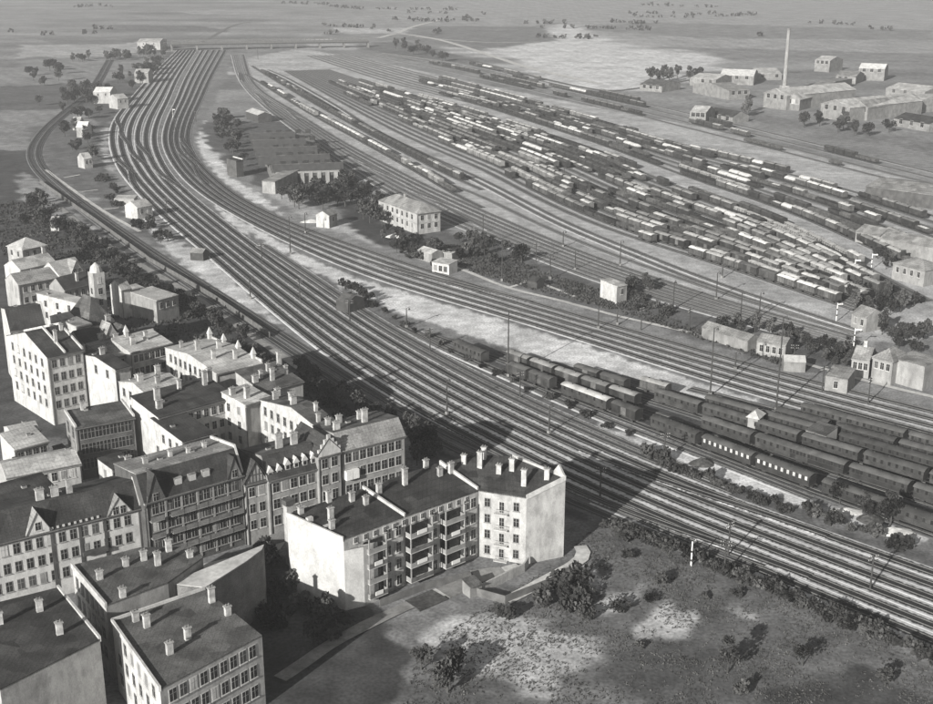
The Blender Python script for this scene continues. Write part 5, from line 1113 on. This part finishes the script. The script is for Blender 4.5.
def scatter(n, kind, poly, smin, smax, where, group):
    Q = [tuple(G(*q)) for q in poly]; xs = [q[0] for q in Q]; ys = [q[1] for q in Q]; k = 0; t = 0; got = []
    while k < n and t < n * 60:
        t += 1; p = Vector((rt.uniform(min(xs), max(xs)), rt.uniform(min(ys), max(ys)))); s = rt.uniform(smin, smax)
        if inpoly(p, Q) and all((p - g).length > (2.6 if kind == 'tree' else 1.6) * s for g in got): plant(p, s, kind, where, group); got.append(p); k += 1
def along(n, kind, pts, smin, smax, jit, where, group):
    R_ = Run(catmull([G(*q) for q in pts], 4))
    for k in range(n):
        p, a = R_.at(R_.d[-1] * (k + .5) / n); p = p + Vector((rt.uniform(-jit, jit), rt.uniform(-jit, jit))); plant(p, rt.uniform(smin, smax), kind, where, group)
scatter(42, 'tree', [(24, 205), (52, 212), (108, 252), (180, 297), (240, 337), (300, 380), (345, 408), (318, 402), (262, 356), (232, 340), (186, 316), (150, 306), (112, 272), (60, 240), (24, 226)], .5, .85, 'dark belt between houses and railway', 'trees in the dark belt')
scatter(22, 'tree', [(300, 372), (345, 398), (400, 428), (438, 446), (430, 462), (408, 440), (372, 420), (330, 410), (300, 392)], .5, .8, 'belt behind the long grey house', 'trees in the dark belt')
scatter(24, 'tree', [(60, 224), (120, 262), (180, 300), (240, 340), (232, 342), (180, 314), (120, 284), (60, 236)], .45, .75, 'lower fringe of the dark belt', 'trees in the dark belt')
scatter(14, 'tree', [(790, 340), (852, 350), (858, 366), (846, 372), (806, 356)], .4, .7, 'greenery between huts and sorting tracks', 'trees among the right sheds')
scatter(10, 'tree', [(868, 330), (925, 338), (925, 356), (880, 350)], .5, .8, 'foliage behind the right margin houses', 'trees among the right sheds')
scatter(26, 'shrub', [(60, 215), (108, 250), (180, 293), (240, 335), (300, 378), (380, 425), (372, 430), (290, 385), (232, 345), (180, 312), (60, 236)], .8, 1.5, 'dark belt between houses and railway', 'shrubs in the dark belt')
scatter(8, 'tree', [(408, 436), (440, 448), (436, 462), (412, 470), (406, 455)], .6, .9, 'dark gap behind the near block', 'trees behind the near block')
scatter(26, 'tree', [(280, 193), (345, 189), (360, 196), (352, 208), (300, 212), (282, 204)], .8, 1.3, 'grove before the engine shed', 'trees at the engine shed')
scatter(9, 'tree', [(352, 196), (384, 204), (386, 236), (372, 234), (356, 214)], .8, 1.3, 'grove left of the railway office', 'trees at the railway office')
scatter(10, 'tree', [(374, 236), (400, 240), (436, 250), (470, 262), (476, 270), (430, 264), (380, 248)], .5, .9, 'bushes below the railway office', 'trees below the railway office')
scatter(18, 'shrub', [(384, 228), (440, 244), (510, 256), (520, 264), (470, 264), (440, 270), (400, 256)], 1, 1.9, 'bushes below the railway office', 'shrubs below the railway office')
scatter(10, 'tree', [(442, 234), (520, 254), (524, 264), (470, 252)], .5, .9, 'strip right of the railway office', 'trees right of the office')
scatter(5, 'tree', [(624, 282), (648, 287), (654, 297), (630, 296)], .6, .9, 'clump beside the white cube house', 'trees at the cube house')
scatter(8, 'shrub', [(596, 294), (650, 300), (690, 320), (640, 312)], 1, 1.6, 'grass beside the white cube house', 'shrubs at the cube house')
scatter(10, 'tree', [(700, 322), (760, 330), (850, 352), (850, 362), (780, 350), (704, 332)], .5, .9, 'strip of low sheds at the right', 'trees among the right sheds')
scatter(14, 'tree', [(850, 300), (905, 306), (925, 330), (925, 352), (880, 348), (850, 325)], .5, .85, 'dark corner at the end of the yard', 'trees at the yard end')
scatter(10, 'tree', [(836, 282), (905, 296), (925, 306), (900, 316), (850, 302)], .45, .75, 'thicket under the corridor', 'trees at the yard end')
scatter(6, 'tree', [(872, 256), (893, 262), (893, 272), (874, 266)], .5, .7, 'clump left of the hipped right-edge house', 'trees at the right edge')
scatter(5, 'tree', [(50, 66), (62, 66), (62, 82), (50, 82)], 1.1, 1.6, 'round dark clump at the far left', 'far left trees')
scatter(30, 'tree', [(72, 60), (130, 56), (152, 50), (152, 57), (130, 61), (72, 62)], .8, 1.3, 'long dark hedge at the far left', 'far left trees')
scatter(14, 'tree', [(112, 76), (150, 64), (160, 70), (150, 82), (130, 94), (112, 92)], .8, 1.4, 'wood beside the far bend', 'far left trees')
scatter(7, 'tree', [(60, 92), (90, 86), (90, 98), (66, 106)], .8, 1.4, 'trees around the white cottages', 'far left trees')
scatter(14, 'tree', [(60, 128), (90, 130), (104, 150), (102, 168), (80, 158), (60, 140)], .7, 1.2, 'allotments inside the branch curve', 'trees in the allotments')
scatter(12, 'shrub', [(100, 172), (130, 205), (150, 228), (140, 232), (106, 198)], 1.1, 2, 'bank left of the round-roofed hut', 'shrubs on the bank')
scatter(8, 'tree', [(140, 214), (170, 240), (180, 256), (165, 252), (140, 226)], .4, .7, 'bank below the round-roofed hut', 'trees on the bank')
scatter(24, 'tree', [(214, 118), (236, 118), (242, 150), (252, 178), (232, 168), (216, 140)], .7, 1.1, 'rough ground left of the engine shed', 'trees left of the engine shed')
scatter(8, 'tree', [(24, 198), (46, 205), (44, 232), (24, 228)], .8, 1.2, 'trees at the left edge above the villas', 'trees in the dark belt')
scatter(14, 'shrub', [(250, 562), (300, 562), (368, 612), (330, 640), (262, 640), (246, 600)], 1.2, 2, 'dark garden below the white gable wall', 'shrubs in the dark garden')
scatter(6, 'tree', [(250, 566), (290, 562), (340, 600), (330, 660), (260, 660)], .5, .75, 'dark garden below the white gable wall', 'trees in the dark garden')
scatter(9, 'shrub', [(560, 580), (584, 584), (590, 604), (566, 606)], 1.2, 2, 'dark clump below the curved lane', 'shrubs on the rough field')
scatter(5, 'shrub', [(500, 608), (560, 600), (600, 622), (560, 640), (500, 640)], .9, 1.6, 'rough field below the corner block', 'shrubs on the rough field')
scatter(9, 'shrub', [(600, 540), (680, 565), (800, 620), (920, 690), (700, 700), (560, 650)], .5, 1.2, 'open field right of the near block', 'shrubs on the rough field')
scatter(4, 'tree', [(420, 670), (520, 640), (620, 670), (600, 700), (440, 700)], .5, .9, 'bottom edge of the rough field', 'trees at the bottom')
scatter(3, 'tree', [(700, 676), (800, 660), (900, 690), (800, 702), (700, 700)], .5, .8, 'lower right corner of the field', 'trees at the bottom')
along(46, 'shrub', [(604, 527), (640, 541), (700, 563), (760, 588), (820, 613), (900, 648), (940, 664)], .9, 1.5, .8, 'dark hedge along the main lines', 'shrubs of the embankment hedge')
along(20, 'shrub', [(346, 294), (372, 306), (410, 330), (470, 362), (540, 397), (600, 425), (640, 441)], .7, 1.2, .8, 'ditch between main lines and sidings', 'shrubs in the ditch')
along(24, 'shrub', [(640, 452), (690, 478), (770, 504), (850, 531), (912, 552)], .9, 1.5, 1, 'bank above the main lines at right', 'shrubs on the right bank')
along(6, 'tree', [(843, 505), (850, 508), (880, 520), (900, 530)], .5, .8, 1.5, 'heap edge at the right margin', 'trees at the right margin')
scatter(5, 'tree', [(344, 290), (362, 296), (372, 304), (352, 300)], .45, .7, 'beside the gabled shed in the pale triangle', 'trees in the pale triangle')
scatter(6, 'tree', [(26, 62), (50, 84), (60, 108), (40, 112), (24, 90)], .7, 1.3, 'loose trees at the upper left edge', 'far left trees')
scatter(14, 'tree', [(64, 100), (112, 96), (112, 112), (84, 122), (62, 118)], .9, 1.5, 'gardens between cottages and branch curve', 'trees in the allotments')
scatter(10, 'tree', [(150, 58), (170, 52), (172, 60), (146, 84), (138, 88)], 1.0, 1.6, 'verge left of the main bend', 'far left trees')
scatter(9, 'tree', [(376, 48), (420, 50), (450, 62), (420, 62), (380, 54)], 1.0, 1.7, 'dark triangle below the far road', 'far trees')
scatter(8, 'tree', [(640, 74), (690, 72), (700, 82), (660, 88)], 1.0, 1.6, 'field edge left of the far works', 'far trees')
scatter(12, 'tree', [(740, 108), (860, 122), (912, 138), (912, 146), (830, 132), (740, 116)], .9, 1.5, 'bank behind the yard at the right', 'far trees')
allt = sorted(((-o.scale[0] / math.hypot(o.location.x, o.location.y), k, x, o) for k, l in PLANTS.items() if k[0] == 'tree' for x, o in l), key=lambda q: q[0])
far = allt[296:]
if far:
    bm = bmesh.new(); bpy.context.view_layer.update(); mats_ = ['foliage', 'foliage_mid', 'trunk']
    for _, k, x, o in far:
        PLANTS[k].remove((x, o)); X = Matrix.LocRotScale(o.location, o.rotation_euler, o.scale)
        for ch in list(o.children):
            of, ov = len(bm.faces), len(bm.verts); bm.from_mesh(ch.data); bm.verts.ensure_lookup_table(); bm.faces.ensure_lookup_table(); mi = mats_.index([n for n in mats_ if M[n] == ch.data.materials[0]][0])
            for v in bm.verts[ov:]: v.co = X @ v.co
            for f in bm.faces[of:]: f.material_index = mi
            bpy.data.objects.remove(ch)
        bpy.data.objects.remove(o)
    me = bpy.data.meshes.new('small_trees'); bm.to_mesh(me); bm.free()
    for n in mats_: me.materials.append(M[n])
    tag(link('small_trees', me), 'small and far-off trees scattered beyond the nearer ones', 'trees', kind='stuff')
for (kind, where, group), l in PLANTS.items():
    l.sort(key=lambda q: q[0])
    for j, (x, o) in enumerate(l): tag(o, f'{ordn(j)} {"leafy tree" if kind == "tree" else "low shrub"} from left in {where}' if len(l) > 1 else f'{kind} in {where}', kind, group)

# low rough growth nobody could count, on the near field
def tufts(n, poly, smin, smax, seed, name, label):
    rr = random.Random(seed); Q = [tuple(G(*q)) for q in poly]; xs = [q[0] for q in Q]; ys = [q[1] for q in Q]; V = []; Fc = []; k = 0
    while k < n:
        p = (rr.uniform(min(xs), max(xs)), rr.uniform(min(ys), max(ys)))
        if not inpoly(p, Q): continue
        if noise.noise(Vector((p[0] * .09, p[1] * .09, seed))) < -.05 and rr.random() < .8: continue
        k += 1
        for _ in range(4):
            a = rr.uniform(0, 6.28); s = rr.uniform(smin, smax); i = len(V); x, y = p[0] + rr.uniform(-.3, .3), p[1] + rr.uniform(-.3, .3)
            V += [(x - math.cos(a) * s, y - math.sin(a) * s, 0), (x + math.cos(a) * s, y + math.sin(a) * s, 0), (x + rr.uniform(-.2, .2), y + rr.uniform(-.2, .2), s * rr.uniform(.8, 1.6))]; Fc.append((i, i + 1, i + 2))
    me = bpy.data.meshes.new(name); me.from_pydata(V, [], Fc); me.materials.append(M['foliage_mid']); return tag(link(name, me), label, 'weeds', kind='stuff')
tufts(6000, [(590, 530), (640, 540), (760, 588), (940, 668), (1040, 720), (400, 720), (420, 650), (480, 610), (560, 560)], .06, .2, 3, 'field_weeds', 'rough weeds covering the open field')
tufts(2600, [(440, 250), (520, 262), (620, 298), (700, 330), (800, 362), (780, 366), (620, 312), (510, 284), (440, 262)], .2, .6, 4, 'grass_strip', 'rough grass between through lines and sorting tracks')
tufts(3500, [(-20, 200), (56, 204), (110, 250), (240, 335), (320, 390), (400, 440), (400, 470), (240, 380), (120, 330), (-20, 240)], .25, .7, 5, 'dark_undergrowth', 'dark undergrowth between the houses and branch line')

V = []; Fc = []; rr = random.Random(77)
for _ in range(34):
    x, y = rr.uniform(-40, 960), (rr.uniform(4, 38)); p = G(x, y); q = G(x + rr.uniform(-90, 90), y + rr.uniform(-3, 3)); n_ = int((q - p).length / 9)
    for k in range(min(n_, 60)):
        if rr.random() < .3: continue
        c = p.lerp(q, k / n_); s_ = rr.uniform(2.0, 4.5)
        for _2 in range(7):
            u = Vector((rr.gauss(0, 1), rr.gauss(0, 1), rr.gauss(0, 1))).normalized(); w = u.orthogonal().normalized(); o_ = Vector((c.x + rr.uniform(-3, 3), c.y + rr.uniform(-3, 3), rr.uniform(1, s_ + 1))); i = len(V)
            V += [o_ + u * s_ * .6, o_ + w * s_ * .6, o_ - u * s_ * .6, o_ - w * s_ * .6]; Fc.append((i, i + 1, i + 2, i + 3))
me = bpy.data.meshes.new('distant_hedges'); me.from_pydata([tuple(v) for v in V], [], Fc); me.materials.append(M['foliage']); tag(link('distant_hedges', me), 'far-off hedges and tree lines between the fields', 'hedges', kind='stuff')

# ------------------------------------------------------------------ telegraph poles, lamp masts, signals
def pole_proto(h):
    r = empty('telegraph_pole'); b = MB(); b.cyl((0, 0, 0), (0, 0, h), .19, .13, 8, 'pole'); b.build('pole', r)
    for z in (h - .5, h - 1.2):
        b = MB(); b.box(-1.1, 1.1, -.07, .07, z, z + .14, 'pole'); o = b.build('crossarm', r)
        for k in (-.95, -.5, .5, .95): b = MB(); b.cyl((k, 0, z + .14), (k, 0, z + .36), .07, .05, 6, 'trim'); b.build('insulator', o)
    return r
def lamp_proto(h):
    r = empty('lamp_mast'); b = MB(); b.cyl((0, 0, 0), (0, 0, h), .24, .14, 8, 'pole')
    b.cyl((0, 0, h), (.9, 0, h + .5), .06, .05, 6, 'pole'); b.cyl((.9, 0, h + .5), (.9, 0, h + .1), .04, .04, 6, 'pole'); b.build('mast', r)
    b = MB(); b.cyl((.9, 0, h - .45), (.9, 0, h + .1), .38, .12, 10, 'iron'); b.build('lamp', r); b = MB(); b.box(-.35, .35, -.35, .35, 0, .9, 'plaster_dim'); b.build('base', r); return r
def signal_proto(h):
    r = empty('semaphore_signal'); b = MB(); b.cyl((0, 0, 0), (0, 0, h), .16, .12, 8, 'signal_white'); b.build('mast', r)
    b = MB(); b.box(0, 1.5, -.05, .05, h - .6, h - .25, 'signal_white'); b.cyl((1.5, -.05, h - .42), (1.5, .05, h - .42), .3, .3, 12, 'signal_white'); b.build('arm', r)
    for z in (h - 2.2, h - 4): b = MB(); b.box(-.2, .2, -.3, .1, z, z + .4, 'iron'); b.build('lantern', r)
    return r
protos = {}
def mast(kind, px, py, h, near, group):
    k = (kind, round(h))
    if k not in protos: protos[k] = {'t': pole_proto, 'l': lamp_proto, 's': signal_proto}[kind](round(h)); o = protos[k]
    else: o = copy_tree(protos[k])
    p = G(px, py); o.location = (p.x, p.y, 0); o.rotation_euler = (0, 0, rt.uniform(-.4, 1.0))
    tag(o, near, {'t': 'pole', 'l': 'lamp mast', 's': 'signal'}[kind], group); return o
tp = 'telegraph poles beside the tracks'; lm = 'tall lamp masts in the railway yard'
LMS = [(290.5, 254, 14, 'tall lamp mast on the pale strip left of the through lines'), (305.5, 233, 8, 'shorter mast beside the bright lineside hut'), (250.5, 299, 7, 'short mast on the lower edge of the main lines, left'),
       (406.7, 328, 6, 'short mast in the ditch right of the gabled shed'), (447, 415, 9, 'dark mast among the main lines above the long grey house'), (549, 434, 7, 'mast standing in the relief tracks'),
       (508, 377, 18, 'very tall mast beside the first brown coach'), (710, 396, 18, 'tall mast crossing the through lines left of the sheds'), (776, 411, 24, 'tallest mast, crossing the through lines at right'),
       (483, 246, 12, 'tall mast right of the railway office'), (502, 281, 14, 'tall mast on the grass above the footpath'), (550, 279, 8, 'mast on the grass right of the little dark shed'), (575, 270, 7, 'mast at the lower sorting tracks'),
       (563, 247, 6, 'thin mast within the sorting tracks, left'), (598, 329, 7, 'short mast beside the path bend'), (617, 325, 5, 'lowest mast at the end of path'), (620, 266, 9, 'mast in the middle sorting tracks'),
       (673, 310, 9, 'mast right of the white cube house'), (716, 300, 9, 'mast in the sorting tracks, right half'), (740, 325, 10, 'mast above the pale-roofed low row'), (759, 318, 8, 'mast at the right sorting tracks'),
       (735, 370, 5, 'short mast in through lines under the sheds'), (323, 226, 5, 'thin mast by the bright lineside hut'), (564, 181, 8, 'mast in the left corridor of the yard'), (589, 195, 7, 'mast in the middle of the yard corridor'),
       (722, 278, 8, 'mast below the front row of the yard'), (653, 214, 6, 'mast among the yard wagons'), (258, 60, 12, 'mast below the far bridge')]
for x, y, h, lb in LMS: mast('l', x, y, h, lb, lm)
TPS = [(600, 498), (728, 556), (724, 575), (870, 590), (664, 462), (167, 214), (196, 122), (175, 130), (472, 245), (536, 262), (689, 331), (430, 352), (520, 398), (350, 322), (262, 262), (300, 300), (822, 392), (868, 404), (793, 369), (641, 330)]
for i, (x, y) in enumerate(sorted(TPS)): mast('t', x, y, 7, f'{ordn(i)} wooden telegraph pole from the left beside the tracks', tp)
SG = [(853, 352, 7, 'white signal leaning out at the end of the sorting tracks'), (836, 322, 6, 'white signal above the end of the passing tracks'), (854, 276, 6, 'white signal at the end of the yard'), (871, 270, 6, 'white signal on the corridor, rightmost'), (691, 566, 5, 'small white signal among the main lines at bottom right'), (173, 118, 6, 'small signal standing on the far bend')]
for x, y, h, lb in SG: mast('s', x, y, h, lb, 'white signals')
# heaps of pale gravel at the right margin, tarpaulined stacks
def heap(px, py, rx, ry, h, m, name, label, cat='heap', seed=0):
    p = G(px, py); b = MB(); n, k = 18, 6; V = [(0, 0, h)]; rr = random.Random(seed)
    for j in range(1, k + 1):
        t = j / k
        for i in range(n):
            a = 2 * math.pi * i / n; q = 1 + .18 * noise.noise(Vector((math.cos(a) * 1.6, math.sin(a) * 1.6, seed * 3 + t))); V.append((math.cos(a) * rx * t * q, math.sin(a) * ry * t * q, h * (1 - t) ** .8 * (1 + .2 * noise.noise(Vector((a, t * 4, seed)))) - (.02 if j == k else 0)))
    F = [(0, 1 + i, 1 + (i + 1) % n) for i in range(n)] + [(1 + (j - 1) * n + i, 1 + j * n + i, 1 + j * n + (i + 1) % n, 1 + (j - 1) * n + (i + 1) % n) for j in range(1, k) for i in range(n)]
    b.hull(V, F, m); return tag(b.build(name, None, (p.x, p.y, 0)), label, cat)
heap(846, 512, 4, 2, .9, 'sand', 'gravel_heap', 'pale gravel heap at the end of the lowest coach siding', seed=1); heap(893, 532, 4.5, 2.2, 1.0, 'sand', 'gravel_heap', 'long pale gravel heap at the lower right edge', seed=2)
heap(871, 520, 3, 2.4, 1.4, 'garden_soil', 'spoil_heap', 'dark spoil heap between the two gravel heaps', seed=3); heap(667, 462, 2.4, 2, 1.6, 'garden_soil', 'spoil_heap', 'small dark heap on the pale strip below the coaches', seed=4)
heap(702, 464, 3, 2.2, 1.5, 'garden_soil', 'spoil_heap', 'dark heap beside the track under the bright-windowed coaches', seed=5)
heap(398, 237, 5, 2.2, 1.8, 'sand', 'sand_heap', 'white sand heap between office bushes and through lines', seed=8)
heap(312, 222, 5, 2, 1.2, 'sand', 'sand_heap', 'white heap left of the bright lineside hut', seed=9)

# ------------------------------------------------------------------ air
hb = MB(); hb.box(-16500, 16500, -600, 16500, -1, 116, 'sand'); hz = hb.build('haze'); hz.data.materials.clear(); tag(hz, kind='stuff')
hm = bpy.data.materials.new('haze_air'); hm.use_nodes = True; n = hm.node_tree; n.nodes.clear(); o = n.nodes.new('ShaderNodeOutputMaterial'); v = n.nodes.new('ShaderNodeVolumePrincipled')
v.inputs['Color'].default_value = (.9, .9, .9, 1); v.inputs['Density'].default_value = .00021; v.inputs['Anisotropy'].default_value = .2
n.links.new(v.outputs[0], o.inputs['Volume']); hz.data.materials.append(hm)
